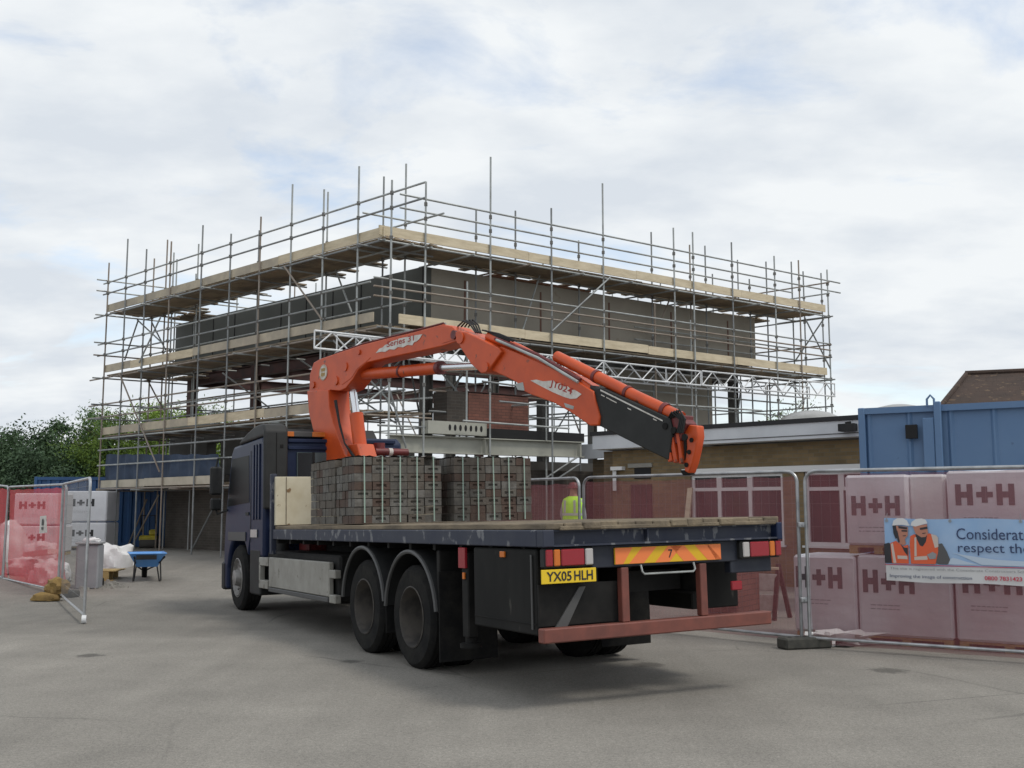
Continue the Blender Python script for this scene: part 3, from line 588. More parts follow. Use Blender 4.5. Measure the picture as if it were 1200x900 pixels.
# chassis
mb = MB()
for x in (.86, 1.62):
    mb.box(x, x+.07, .12, 10.9, .80, .82); mb.box(x, x+.07, .12, 10.9, 1.03, 1.05); mb.box(x+(.0 if x < 1 else .05), x+(.02 if x < 1 else .07), .12, 10.9, .82, 1.03)
    mb.box(x-.02, x+.09, .1, 7.9, 1.055, 1.2)
for y in (.3, 1.4, 2.1, 3.45, 4.9, 6.2, 7.6, 9.2): mb.box(.93, 1.62, y, y+.1, .84, 1.02)
for y in np.arange(.35, 7.6, .6): mb.box(.06, 2.48, y, y+.06, 1.203, 1.262)
part(mb, 'chassis', M['black'], smooth=False)
# deck: planks run lengthways, their worn ends stick out at the tail
mb = MB(); nx = 14; pw = (W-.06)/nx
for i in range(nx):
    y0 = -.035-.035*rng.random(); z1 = 1.452+.012*rng.random()
    k = y0
    while k < 7.6:
        e = min(7.62, k+3.2+1.2*rng.random()); mb.bbox(.03+i*pw+.003, .03+(i+1)*pw-.003, k+.002, e-.002, 1.402, z1+(rng.random()-.5)*.008, .008); k = e
part(mb, 'deck', M['deck_wood'])
mb = MB(); mb.bbox(.16, 2.47, -.052, -.037, 1.395, 1.428, .006); part(mb, 'worn_end_board', M['deck_wood'])
for nm, x0, x1 in (('side_rail', 0, .06), ('side_rail', W-.06, W)): pbox(nm, M['navy_worn'], x0, x1, .06, 7.66, 1.263, 1.401, .008)
# tail channel
mb = MB(); mb.box(.11, W-.07, -.02, .055, 1.385, 1.40); mb.box(.11, W-.07, .03, .05, 1.279, 1.385); mb.box(.06, W-.05, -.045, .055, 1.264, 1.279); mb.box(1.05, 1.062, -.015, .03, 1.279, 1.385)
part(mb, 'tail_channel', M['navy_worn'], smooth=False)
pbox('corner_block', M['navy_worn'], 0, .108, -.05, .057, 1.263, 1.401); pbox('corner_block', M['navy'], W-.068, W, -.05, .057, 1.255, 1.41)
pbox('tail_panel', M['navy_dark'], .5, 2.06, .02, .06, 1.075, 1.262); pbox('lamp_bracket', M['navy_dark'], 1.98, 2.46, .03, .12, .97, 1.262)
# marker board with chevrons
mk = pbox('marker_board', M['marker_yellow'], .72, 1.85, -.002, .018, 1.098, 1.236, .003)
def chev(x0, x1, x2, x3, m='marker_orange'):
    mb = MB(); a, b = 1.1, 1.234; mb.prism([(x0, -.0035, a), (x1, -.0035, a), (x3, -.0035, b), (x2, -.0035, b)], (0, .0015, 0)); return part(mb, 'chevron_stripe', M[m], mk, False)
c0, wd, sl = .722, .15, .14
for x in (.86, 1.13): chev(x+.0, x+wd, x+sl, x+sl+wd)
chev(1.848-.155, 1.848-.005, 1.848-.30, 1.848-.155) if False else None
for x in (1.70, 1.435): chev(x-wd+.15, x+.15, x-wd-sl+.15, x-sl+.15)
mb = MB(); mb.prism([(.722, -.0035, 1.1), (.80, -.0035, 1.1), (.90, -.0035, 1.234), (.722, -.0035, 1.234)], (0, .0015, 0)); part(mb, 'chevron_stripe', M['marker_orange'], mk, False)
mb = MB(); mb.prism([(1.79, -.0035, 1.1), (1.848, -.0035, 1.1), (1.848, -.0035, 1.234), (1.69, -.0035, 1.234)], (0, .0015, 0)); part(mb, 'chevron_stripe', M['marker_orange'], mk, False)
mb = MB(); put_text(mb, '7', (1.27, -.006, 1.135), (1, 0, 0), (0, 0, 1), .045, .07, .01); part(mb, 'painted_number', M['ink'], mk, False)
# lamps
def lamp(x0, flip):
    l = pbox('rear_lamp', M['black_plastic'], x0, x0+.47, -.03, .05, 1.095, 1.255, .012)
    seg = [(.0, .07, 'red_lens'), (.075, .14, 'amber_lens'), (.145, .37, 'red_lens'), (.375, .455, 'clear_lens')]
    for a, b, m in seg:
        if flip: a, b = .47-b, .47-a
        pbox('lens', M[m], x0+.008+a, x0+.005+b, -.045, -.028, 1.11, 1.242, .008, l)
lamp(.02, False); lamp(2.05, True)
# number plate
pl = pbox('number_plate', M['plate_yellow'], -.01, .51, -.03, -.018, .972, 1.085, .003)
mb = MB(); put_text(mb, 'YX05', (.035, -.0335, .99), (1, 0, 0), (0, 0, 1), .235, .078, .018); put_text(mb, 'HLH', (.295, -.0335, .99), (1, 0, 0), (0, 0, 1), .18, .078, .018)
part(mb, 'plate_characters', M['ink'], pl, False)
# under-run bar and its uprights
pbox('underrun_bar', M['oxide_paint'], .0, 2.38, -.03, .07, .505, .62, .01)
for x in (.78, 1.61): pbox('bar_upright', M['oxide_paint'], x, x+.075, .0, .07, .622, 1.07, .006)
mb = MB(); mb.tube([(.98, .0, 1.085), (.98, -.02, 1.03), (1.0, -.02, 1.01), (1.52, -.02, 1.01), (1.54, -.02, 1.03), (1.54, 0, 1.085)], .009, 6); part(mb, 'hitch_hoop', M['steel'])
pbox('reflector', M['red_lens'], 1.98, 2.1, .02, .05, .82, .90)
# side boxes at the tail, brackets
bx = pbox('tail_locker', M['locker'], .02, .62, .1, 1.24, .555, 1.245, .012)
for y in (.16,): pbox('hinge_bar', M['grey_edge'], .004, .018, y, y+.02, .6, 1.2, .003, bx)
pbox('lid_seam', M['black'], .012, .019, .12, 1.22, .64, .65, .002, bx); pbox('side_marker_lamp', M['amber_lens'], .0, .02, .62, .70, 1.17, 1.22, .004)
mb = MB(); mb.prism([(.12, .06, .56), (.24, .06, .56), (.46, .06, .93), (.40, .06, .93)], (0, .02, 0)); part(mb, 'diagonal_stay', M['grey_edge'], smooth=False)
mb = MB(); mb.box(.02, .78, .075, .097, .63, .96); part(mb, 'tail_plate', M['black'], smooth=False)
pbox('right_tail_locker', M['locker'], 1.94, 2.5, .55, 1.24, .62, 1.245, .012)
mb = MB(); mb.tube([(1.0, .9, .62), (1.0, .9, .9)], .16, 16); mb.box(.85, 1.2, .7, 1.1, .56, .72); part(mb, 'coupling_housing', M['black'])
# stabiliser leg
sl_ = pbox('stabiliser_leg', M['black'], .05, .15, 1.42, 1.55, .42, 1.2, .01)
mb = MB(); mb.tube([(.1, 1.48, .36), (.1, 1.48, .5)], .05, 12); mb.tube([(.1, 1.48, .33), (.1, 1.48, .37)], .1, 12); part(mb, 'leg_foot', M['locker'], sl_)
pbox('red_reflector_plate', M['red_lens'], .02, .048, 1.42, 1.56, 1.05, 1.24, .004, sl_); pbox('amber_reflector', M['amber_lens'], .03, .048, 1.46, 1.5, .95, 1.01, .004, sl_)
# wheels
RW = .52
def tyre_prof(w): return [(-w/2, RW*.60), (-w/2-.004, RW*.72), (-w/2, RW*.90), (-w/2+.03, RW*.975), (-w/2+.05, RW), (-w*.12, RW), (-w*.11, RW-.012), (-w*.07, RW-.012), (-w*.06, RW), (w*.06, RW), (w*.07, RW-.012), (w*.11, RW-.012), (w*.12, RW), (w/2-.05, RW), (w/2-.03, RW*.975), (w/2, RW*.90), (w/2+.004, RW*.72), (w/2, RW*.60)]
def wheel(v, u, side, dished, light=False):
    c = Vector((v, u, RW-shift(v, u)-.006)); ax = Vector((side, 0, 0))          # ax points outwards
    e = bpy.data.objects.new('wheel', None); col.objects.link(e); e.parent = truck; e.location = c; e.empty_display_size = .2
    mb = MB(); mb.lathe((0, 0, 0), ax, tyre_prof(.29), 44)
    if dished: mb.lathe(ax*-.33, ax, tyre_prof(.29), 44)
    part(mb, 'tyre', M['rubber'], e)
    d = -.13 if dished else .10
    mb = MB(); mb.lathe((0, 0, 0), ax, [(.15, RW*.60), (.155, RW*.575), (.13, RW*.55), (d+.05, RW*.53), (d, RW*.47), (d-.01, RW*.33), (d+.02, RW*.26), (d+.10, RW*.23), (d+.12, RW*.1), (d+.12, 0)], 36)
    mb.lathe((0, 0, 0), ax, [(-.14, RW*.6), (-.13, RW*.5), (d-.03, RW*.45), (d-.03, 0)], 24)
    for k in range(10):
        a = k*math.pi/5; p = ax*(d-.01)+Vector((0, math.cos(a), math.sin(a)))*RW*.38; mb.tube([p, p+ax*.035], .016, 6)
    part(mb, 'rim', M['rim_light'] if light else M['rim'], e); return e
AX2, AX1, AXF = 2.71, 4.06, 9.80
for u in (AX2, AX1): wheel(.185, u, -1, True); wheel(W-.185, u, 1, True)
wheel(.2, AXF, -1, False, True); wheel(W-.2, AXF, 1, False, True)
for u in (AX2, AX1, AXF):
    mb = MB(); mb.tube([(.4, u, RW-shift(.4, u)), (W-.4, u, RW-shift(W-.4, u))], .09, 12); mb.lathe((W/2, u, RW-shift(W/2, u)), (1, 0, 0), [(-.22, .05), (-.15, .2), (.15, .2), (.22, .05)], 16); part(mb, 'axle', M['black'])
# mudguards over the tandem, flaps
def guard(x0, x1, u, a0, a1, r=.655, m='black_plastic'):
    mb = MB(); n = 20; zc = RW-shift(.2, u); vs = []
    for i in range(n+1):
        a = R(a0+(a1-a0)*i/n); 
        for rr, x in ((r, x0), (r+.018, x0-.004), (r+.018, x1), (r, x1)): vs.append((x, u+rr*math.cos(a), zc+rr*math.sin(a)))
    fs = []
    for i in range(n):
        for j in range(4): fs.append((i*4+j, i*4+(j+1) % 4, i*4+4+(j+1) % 4, i*4+4+j))
    fs += [(0, 3, 2, 1), (n*4, n*4+1, n*4+2, n*4+3)]; mb.add(vs, fs); g = part(mb, 'mudguard', M[m])
    mb = MB(); xe = x0-.012 if x0 < 1 else x1+.012; mb.tube([(xe, u+(r+.0)*math.cos(R(a0+(a1-a0)*i/n)), zc+r*math.sin(R(a0+(a1-a0)*i/n))) for i in range(n+1)], .022, 6); part(mb, 'mudguard_lip', M['grey_edge'], g)
for x0, x1 in ((.03, .66), (W-.66, W-.03)):
    guard(x0, x1, AX2, 172, 6); guard(x0, x1, AX1, 172, 6)
    pbox('mud_flap', M['rubber'], x0, x1, AX2-.70, AX2-.68, .14, 1.0, .003); pbox('mud_flap', M['rubber'], x0, x1, (AX1+AX2)/2-.01, (AX1+AX2)/2+.01, .3, .72, .003)
    pbox('guard_cover', M['black'], x0+.02, x1-.02, AX2-.67, AX2-.60, .6, 1.2)
# side locker, side rails, tanks
sb = pbox('side_locker', M['silver'], .03, .10, 5.26, 7.92, .575, 1.0, .012)
pbox('locker_lip', M['grey_edge'], .02, .09, 5.28, 7.9, .51, .57, .008, sb)
pbox('tank', M['black'], .12, .72, 5.1, 8.3, .5, 1.08, .03); pbox('battery_box', M['black'], W-.72, W-.06, 5.4, 8.2, .5, 1.05, .03)
for y0, y1 in ((5.0, 5.22),):
    for z in (.56, .86): pbox('guard_bracket', M['silver'], .02, .1, y0, y1, z-.05, z+.05)
for z in (.60, .93): pbox('guard_bracket', M['silver'], .02, .12, 7.96, 8.42, z-.06, z+.06)
pbox('guard_bracket', M['silver'], .02, .1, 8.36, 8.42, .6, .93); pbox('wheel_valance', M['black_plastic'], .05, .6, 8.46, 9.05, .42, 1.1, .02)
mb = MB(); mb.tube([(.3, 5.0, .85), (.3, 4.75, .85)], .13, 14); mb.tube([(2.2, 5.2, .8), (2.2, 4.8, .8)], .14, 14); part(mb, 'air_tank', M['black'])
# headboard
hb = pbox('headboard', M['cream_rust'], .02, W-.02, 7.56, 7.62, 1.46, 2.155, .006)
mb = MB(); mb.box(.172, .18, 7.552, 7.559, 1.46, 2.15); mb.box(.99, 1.0, 7.552, 7.559, 1.46, 2.15); part(mb, 'panel_joint', M['deck_wood'], hb, False)
pbox('headboard_post', M['navy_worn'], -.02, .06, 7.63, 7.72, 1.05, 2.2, .008); pbox('headboard_post', M['navy_worn'], W-.06, W+.02, 7.63, 7.72, 1.05, 2.2, .008)
CW = 2.30
# cab: side outline extruded across, arch cut out
prof = [(8.32, .98), (9.06, .98), (9.10, 1.18)]
zc = RW-shift(.2, AXF)
prof += [(AXF+.68*math.cos(R(a)), zc+.68*math.sin(R(a))) for a in range(150, 14, -15)]
prof += [(10.50, .78), (10.50, .42), (10.68, .42), (10.74, .60), (10.74, 1.05), (10.66, 1.62), (10.30, 2.64), (10.14, 2.76), (8.45, 2.80), (8.32, 2.72)]
mb = MB(); mb.prism([(.055, u, w) for u, w in prof], (CW-.055, 0, 0)); cab = part(mb, 'cab', M['navy'])
bv = cab.modifiers.new('bevel', 'BEVEL'); bv.width = .045; bv.segments = 3; bv.limit_method = 'ANGLE'; bv.angle_limit = R(40)
for x0, x1, xs in ((.0495, .056, -1), (CW-.001, CW+.0055, 1)):
    mb = MB(); mb.prism([(x0, 9.12, 1.82), (x0, 10.5, 1.78), (x0, 10.22, 2.56), (x0, 9.16, 2.56)], (x1-x0, 0, 0)); w_ = part(mb, 'door_window', M['cab_glass'], cab, False)
    mb = MB(); mb.prism([(x0-.004 if xs < 0 else x1, 9.02, 1.20), (x0-.004 if xs < 0 else x1, 9.035, 1.20), (x0-.004 if xs < 0 else x1, 9.035, 2.62), (x0-.004 if xs < 0 else x1, 9.02, 2.62)], (.004, 0, 0)); part(mb, 'door_seam', M['black'], cab, False)
    xe = x0-.012 if xs < 0 else x1
    pbox('door_handle', M['black_plastic'], xe, xe+.012, 9.12, 9.3, 1.62, 1.67, .003, cab); pbox('step_panel', M['grey_edge'], xe, xe+.012, 9.3, 10.4, 1.22, 1.36, .003, cab)
    for y in (8.5, 8.66, 8.82): pbox('side_rib', M['navy'], xe-.004, xe+.014, y, y+.07, 1.55, 2.7, .004, cab)
    pbox('cab_sign', M['clear_lens'], xe-.002, xe+.008, 8.62, 8.98, 1.28, 1.40, .002, cab)
mb = MB(); mb.prism([(.18, 10.664, 1.68), (CW-.13, 10.664, 1.68), (CW-.17, 10.33, 2.60), (.22, 10.33, 2.60)], (0, .012, .004)); part(mb, 'windscreen', M['glass'], cab, False)
pbox('bumper', M['black_plastic'], .04, CW+.02, 10.62, 10.84, .40, .86, .03, cab)
for x in (.12, CW-.45): pbox('headlight', M['clear_lens'], x, x+.38, 10.83, 10.86, .66, .82, .01, cab)
pbox('grille', M['black_plastic'], .5, CW-.45, 10.735, 10.76, .95, 1.5, .01, cab)
# side fairings and their curved tops
for x0, x1 in ((.035, .40),):
    mb = MB(); pts = []
    a = [(8.22, 1.7), (8.31, 1.7), (8.31, 2.806), (9.8, 2.77), (9.6, 2.84), (9.2, 2.93), (8.8, 2.99), (8.45, 3.0), (8.3, 2.97), (8.22, 2.88)]
    mb.prism([(x0, u, w) for u, w in a], (x1-x0, 0, 0)); fr = part(mb, 'side_fairing', M['deflector'])
    bv = fr.modifiers.new('bevel', 'BEVEL'); bv.width = .05; bv.segments = 3; bv.limit_method = 'ANGLE'; bv.angle_limit = R(40)
    pbox('fairing_seam', M['black'], x0+.18, x0+.19, 8.212, 8.219, 1.75, 2.85, .002, fr); pbox('fairing_hole', M['black'], x0+.24, x0+.29, 8.212, 8.219, 2.62, 2.67, .002, fr)
mb = MB(); mb.prism([(0.4, 8.62, 2.80), (.4, 9.9, 2.80), (.4, 9.7, 2.88), (.4, 8.8, 2.96)], (1.6, 0, 0)); part(mb, 'roof_deflector', M['deflector'])
# cab rear wall: ribs, window, warning lights
for z in (2.60, 2.71): pbox('rear_rib', M['navy'], .42, CW-.12, 8.285, 8.318, z, z+.055, .008, cab)
rw = pbox('rear_window', M['pale_glass'], .56, 1.9, 8.295, 8.318, 2.02, 2.56, .006, cab); pbox('window_bar', M['black_plastic'], .80, .84, 8.285, 8.294, 2.02, 2.56, .002, rw); pbox('window_blind', M['glass'], .575, .795, 8.288, 8.294, 2.03, 2.55, .002, rw)
lb = pbox('warning_light_bar', M['grey_edge'], .42, 1.5, 8.36, 8.5, 2.80, 2.885, .01)
for a, b in ((.42, .53), (.82, 1.1), (1.4, 1.5)): pbox('amber_beacon', M['amber_lens'], a, b, 8.345, 8.359, 2.805, 2.88, .004, lb)
# mirror arms
for xs, x in ((-1, .05), (1, CW)):
    mb = MB(); mb.tube([(x, 10.35, 2.58), (x+xs*.12, 10.7, 2.6), (x+xs*.15, 10.71, 2.46)], .018, 6); mb.tube([(x, 10.5, 1.72), (x+xs*.12, 10.7, 1.66), (x+xs*.15, 10.71, 1.75)], .018, 6); arm = part(mb, 'mirror_arm', M['black_plastic'])
    pbox('mirror', M['black_plastic'], min(x+xs*.05, x+xs*.25), max(x+xs*.05, x+xs*.25), 10.66, 10.76, 1.98, 2.46, .03, arm)
    pbox('small_mirror', M['black_plastic'], min(x+xs*.06, x+xs*.24), max(x+xs*.06, x+xs*.24), 10.66, 10.76, 1.72, 1.93, .03, arm)
mb = MB(); mb.tube([(.3, 8.18, 1.0), (.3, 8.18, 1.62)], .10, 14); mb.tube([(.3, 8.18, 1.3), (.3, 8.1, 1.3)], .04, 8); part(mb, 'air_filter', M['black_plastic'])
pbox('tail_red_tab', M['red_lens'], .12, .22, 8.05, 8.08, 1.36, 1.40, .003)

# ---- the crane: outlines lie in one upright plane through the slewing column
CA = TW(1.27, 7.95, 1.1); CB = at(815, 520, 10.8)
cd = Vector((CB.x-CA.x, CB.y-CA.y, 0)).normalized(); cn = Vector((cd.y, -cd.x, 0))        # cn: sideways, towards the camera
def cp(px, py): return vpl(px, py, CA, CB)
def cprism(pts, th, name, m, parent=truck, off=0.0, bev=.012):
    P = [cp(*p) + cn*(off-th/2) for p in pts]; mb = MB(); mb.prism(P, cn*th); o = mb.build(name, M[m], parent, True)
    if bev: b = o.modifiers.new('bevel', 'BEVEL'); b.width = bev; b.segments = 2; b.limit_method = 'ANGLE'; b.angle_limit = R(30)
    return o
def ctube(pts, r, name, m, parent=truck, off=0.0, n=14):
    mb = MB(); mb.tube([cp(*p)+cn*off for p in pts], r, n); return mb.build(name, M[m], parent, True)
pbox('crane_base', M['crane_dark'], .55, 2.0, 7.74, 8.16, 1.06, 1.9, .03)
ccol = cprism([(372, 459), (374, 484), (380, 508), (386, 534), (391, 585), (438, 585), (432, 545), (417, 533), (410, 516), (403, 497), (398, 478), (397, 458)], .38, 'crane_column', 'crane')
cprism([(417, 540), (417, 522), (428, 520), (436, 548)], .30, 'cylinder_foot', 'crane', ccol)
lc = ctube([(424, 540), (417.5, 485)], .105, 'lift_cylinder', 'crane'); ctube([(417.5, 486), (413, 452)], .058, 'lift_rod', 'chrome', lc)
boom = cprism([(373, 459), (373.5, 440), (378, 426), (386, 421.5), (410, 413.5), (434, 405.5), (460, 399), (495, 391), (530, 381.5), (541, 384), (549, 392), (549, 401), (530, 407), (500, 413.5), (470, 419.5), (441, 426), (431, 434), (424, 446), (416, 456), (409, 459), (398, 458), (383, 466), (377, 465)], .33, 'main_boom', 'crane')
def disc(px, py, r, m, off, parent, name, th=.006):
    mb = MB(); c = cp(px, py)+cn*off; mb.lathe(c, cn, [(0, r), (th, r), (th, 0)], 28); return mb.build(name, M[m], parent, True)
hs_ = .168
em = disc(390, 437.5, .125, 'decal', hs_, boom, 'round_emblem')
mb = MB(); c = cp(390, 437.5)+cn*(hs_+.0075)
mb.lathe(c, cn, [(0, .118), (.0015, .118), (.0015, .112), (0, .112)], 28)
for dx in (-.045, .0, .045):
    for z in (-.045, .03): mb.bar(c+cd*(dx-.016)+Vector((0, 0, z-.03)), c+cd*(dx-.016)+Vector((0, 0, z+.035)), .004, .014, cd); mb.bar(c+cd*(dx-.018)+Vector((0, 0, z+.03)), c+cd*(dx+.014)+Vector((0, 0, z+.03)), .004, .014); mb.bar(c+cd*(dx-.018)+Vector((0, 0, z)), c+cd*(dx+.014)+Vector((0, 0, z)), .004, .012); mb.bar(c+cd*(dx+.012)+Vector((0, 0, z)), c+cd*(dx+.012)+Vector((0, 0, z+.034)), .004, .012, cd)
mb.build('emblem_mark', M['gold'], em, True, False)
def plate_decal(pts, name, parent, off, mm='decal'):
    mb = MB(); mb.prism([cp(*p)+cn*off for p in pts], cn*.004); return mb.build(name, M[mm], parent, True, False)
dc = plate_decal([(452, 415), (456, 410), (460, 408.5), (463, 405.5), (467, 404), (470, 401.5), (475, 400), (480, 398), (490, 396), (498, 394.5), (507, 393), (505, 396), (503, 399), (500, 401.5), (497, 402.5), (495, 406), (489, 405.6), (484, 408.4), (478, 408), (474, 411), (468, 410.6), (463, 413.6), (458, 413.4)], 'series_decal', boom, hs_)
mb = MB(); a, b = cp(465, 408.5)+cn*(hs_+.006), cp(497, 400.5)+cn*(hs_+.006); ex = (b-a).normalized(); ey = cn.cross(ex)*-1 if cn.cross(ex).z < 0 else cn.cross(ex)
put_text(mb, 'Series 31', a, ex, ey, (b-a).length, .085, .012); mb.build('series_lettering', M['decal_red'], dc, True, False)
for i, off in enumerate((.11, .145)): ctube([(400+3*i, 415.2), (436, 403.6), (470, 395.2), (530, 380.0)], .013, 'boom_pipe', ('steel', 'crane_dark')[i], boom, off, 6)
cprism([(412, 452), (423, 444), (430, 433), (440, 425.5), (446, 420), (430, 420), (412, 430), (404, 446)], .342, 'reinforcing_plate', 'crane', boom, 0, .003)
cprism([(528, 383.5), (540, 385.5), (547, 393), (546, 399), (530, 404)], .342, 'reinforcing_plate', 'crane', boom, 0, .003)
for k in range(3): ctube([(402+3*k, 470), (408+2*k, 500-2*k), (414+2*k, 520), (424+3*k, 536)], .014, 'hydraulic_hose', 'black_plastic', truck, .15+.03*k, 6)
for px, py, r in ((378, 452, .055), (416, 431, .07), (405, 447, .07), (432, 414, .04)): disc(px, py, r, 'crane', hs_, boom, 'boom_pin', .02)
kc = ctube([(428, 438.5), (471, 435.4), (517, 431)], .085, 'knuckle_cylinder', 'crane'); ctube([(516, 431), (575, 428.5)], .052, 'knuckle_rod', 'chrome', kc)
ctube([(470, 435.4), (472, 435.3)], .092, 'cylinder_band', 'crane_dark', kc); ctube([(514, 431.3), (518, 431)], .095, 'cylinder_gland', 'crane_dark', kc)
link = cprism([(546, 392), (551, 389), (560, 391), (598, 409), (602, 414), (585, 438), (578, 439), (566, 428), (553, 408)], .40, 'knuckle_link', 'crane')
disc(554, 398, .075, 'crane', .20, link, 'link_pin', .02); disc(584, 432, .06, 'crane', .20, link, 'link_pin', .02); disc(545, 394, .06, 'crane_dark', .15, link, 'link_pin', .05)
arm2 = cprism([(575, 426), (598, 407), (618, 415), (653, 430), (679, 443), (706, 459.5), (708, 470), (713.5, 489), (712.5, 499), (702, 499.5), (681, 485), (660, 473), (632, 463), (621, 457.5), (616, 449), (602, 442), (581, 433)], .30, 'outer_boom', 'crane')
dc2 = plate_decal([(633, 447), (640, 446), (648, 448), (660, 447), (663, 451), (668, 450), (672, 454), (677, 454), (681, 458), (685, 458), (693, 463), (687, 468), (680, 468.5), (672, 466), (660, 461), (646, 454)], 'model_decal', arm2, .152)
mb = MB(); a, b = cp(655, 455.5)+cn*.158, cp(681, 466)+cn*.158; ex = (b-a).normalized(); ey = cn.cross(ex); ey = ey if ey.z > 0 else -ey
put_text(mb, 'J1024', a, ex, ey, (b-a).length, .10, .012); mb.build('model_lettering', M['decal_red'], dc2, True, False)
mb = MB()
cprism([(615, 451), (624, 449), (626, 459), (618, 458)], .315, 'worn_patch', 'steel', arm2, 0, .003); cprism([(672, 473), (684, 477), (683, 481), (674, 478)], .306, 'worn_patch', 'steel', arm2, 0, .002)
ctube([(577, 395), (612, 409), (640, 424), (675, 443), (704, 463)], .06, 'extension_cylinder', 'crane', truck, .06); ctube([(590, 398), (640, 417), (690, 446)], .022, 'hydraulic_pipe', 'crane_dark', truck, .13, 8); ctube([(594, 400), (643, 421), (690, 449)], .018, 'hydraulic_pipe', 'steel', truck, .17, 8)
ec = ctube([(654, 418), (700, 441), (745, 464), (800, 490)], .068, 'extension_cylinder', 'crane', truck, .02)
for a, b in (((699, 440.5), (702, 442)), ((736, 459.5), (739, 461)), ((779, 479.5), (783, 481.5))): ctube([a, b], .078, 'cylinder_band', 'crane_dark', ec, .02)
ext = cprism([(700, 452), (707, 456), (714, 455), (794, 491), (797, 505), (793, 540), (764, 526), (714, 501), (702, 494)], .245, 'telescopic_section', 'crane_black')
plate_decal([(713, 457.2), (786, 493), (786, 494.6), (713, 459)], 'edge_strip', ext, .124, 'decal')
for a in ((714, 464), (720, 467), (724, 469.2), (728, 471.2), (745, 479.5), (775, 492)):
    plate_decal([(a[0], a[1]-1.0), (a[0]+4, a[1]+1.0), (a[0]+4, a[1]+2.2), (a[0], a[1]+.2)], 'wear_mark', ext, .124, 'decal')
for i, (x, w_, th) in enumerate(((783, 4.0, .235), (790, 3.6, .21), (797, 3.4, .185))):
    cprism([(x, 505-i*2.5), (x+w_, 503-i*2.5), (x+w_+9.5-i*1.5, 540+i*1.0), (x+9-i*1.5, 542+i*1.0), (x+4.5, 527)], th, 'section_collar', 'crane', ext, 0, .006)
cprism([(806, 506), (812, 498), (821, 499), (822, 512), (819, 528), (815.5, 543), (811, 555), (806, 552), (806.5, 540), (808.5, 524)], .11, 'boom_tip', 'crane', ext)
for px, py in ((815, 516), (812, 530), (809, 545)): disc(px, py, .024, 'black', .056, ext, 'tip_bolt', .012)
cprism([(806, 512), (808.5, 509), (809.5, 524), (807, 540)], .13, 'tip_slot', 'black', ext, 0, .003)
cprism([(795, 512), (800, 500), (806, 491), (811, 497), (806, 510), (802, 520), (797, 521)], .17, 'tip_bracket', 'crane_dark', ext)
cprism([(784, 494), (793, 486), (806, 487), (806, 500), (798, 507), (788, 505)], .19, 'tip_valve_block', 'crane_dark', ext)
for px, py in ((789, 500), (799, 505), (812, 513)): disc(px, py, .035, 'black', .115, ext, 'tip_pin', .02)
cprism([(800, 551), (808, 551), (812, 556), (803, 557)], .08, 'hook_eye', 'black', ext, 0, .004)
for k in range(4):
    for pts in ([cp(540+2*k, 383)+cn*(.05-.03*k), cp(549+1.5*k, 377-k*.8)+cn*(.08-.03*k), cp(558+k, 381)+cn*(.1-.03*k), cp(566, 391)+cn*(.12-.03*k)],
                [cp(573, 388)+cn*(.05+.02*k), cp(582+3*k, 392)+cn*(.09), cp(600+5*k, 401)+cn*(.10+.01*k)],
                [cp(790+3*k, 492-k)+cn*.1, cp(797+3*k, 484-k)+cn*.13, cp(806+2*k, 492)+cn*.12, cp(803+2*k, 508)+cn*.12]):
        mb = MB(); mb.tube(pts, .012, 6); mb.build('hydraulic_hose', M['black_plastic'], truck, True)
mb = MB(); mb.tube([TW(1.75, 7.9, 1.95), TW(2.6, 7.9, 1.95)], .06, 12); mb.tube([TW(1.85, 7.95, 1.98), TW(1.85, 7.95, 2.16)], .10, 12); mb.build('stabiliser_beam', M['crane_dark'], truck, True)
mb = MB(); mb.tube([TW(1.6, 7.7, 2.545), TW(2.14, 7.7, 2.535)], .055, 12); mb.tube([TW(1.7, 7.78, 2.2), TW(1.7, 7.78, 2.68)], .09, 12); mb.box(0, 0.001, 0, .001, 0, .001) if False else None
vb = mb.build('valve_bank', M['crane_dark'], truck, True)
mb = MB(); mb.tube([TW(1.82, 7.7, 2.541), TW(1.88, 7.7, 2.54)], .058, 12); mb.build('valve_label_band', M['decal'], vb, True)

# ------------------------------------------------------------------ strapped packs of paving bricks standing on the deck
def brick_unit(mb, x0, x1, y0, y1, z0, z1, frog):
    c = .004
    if not frog: mb.box(x0, x1, y0, y1, z0, z1); return
    ix, iz = (x1-x0)*.2, (z1-z0)*.3; d = .022; a = (x0+ix, x1-ix, z0+iz, z1-iz)
    vs = [(x0, y0, z0), (x1, y0, z0), (x1, y1, z0), (x0, y1, z0), (x0, y0, z1), (x1, y0, z1), (x1, y1, z1), (x0, y1, z1),
          (a[0], y0, a[2]), (a[1], y0, a[2]), (a[1], y0, a[3]), (a[0], y0, a[3]), (a[0]+.01, y0+d, a[2]+.01), (a[1]-.01, y0+d, a[2]+.01), (a[1]-.01, y0+d, a[3]-.01), (a[0]+.01, y0+d, a[3]-.01)]
    mb.add(vs, [(0, 3, 2, 1), (4, 5, 6, 7), (1, 2, 6, 5), (2, 3, 7, 6), (3, 0, 4, 7), (0, 1, 9, 8), (1, 5, 10, 9), (5, 4, 11, 10), (4, 0, 8, 11), (8, 9, 13, 12), (9, 10, 14, 13), (10, 11, 15, 14), (11, 8, 12, 15), (12, 13, 14, 15)])
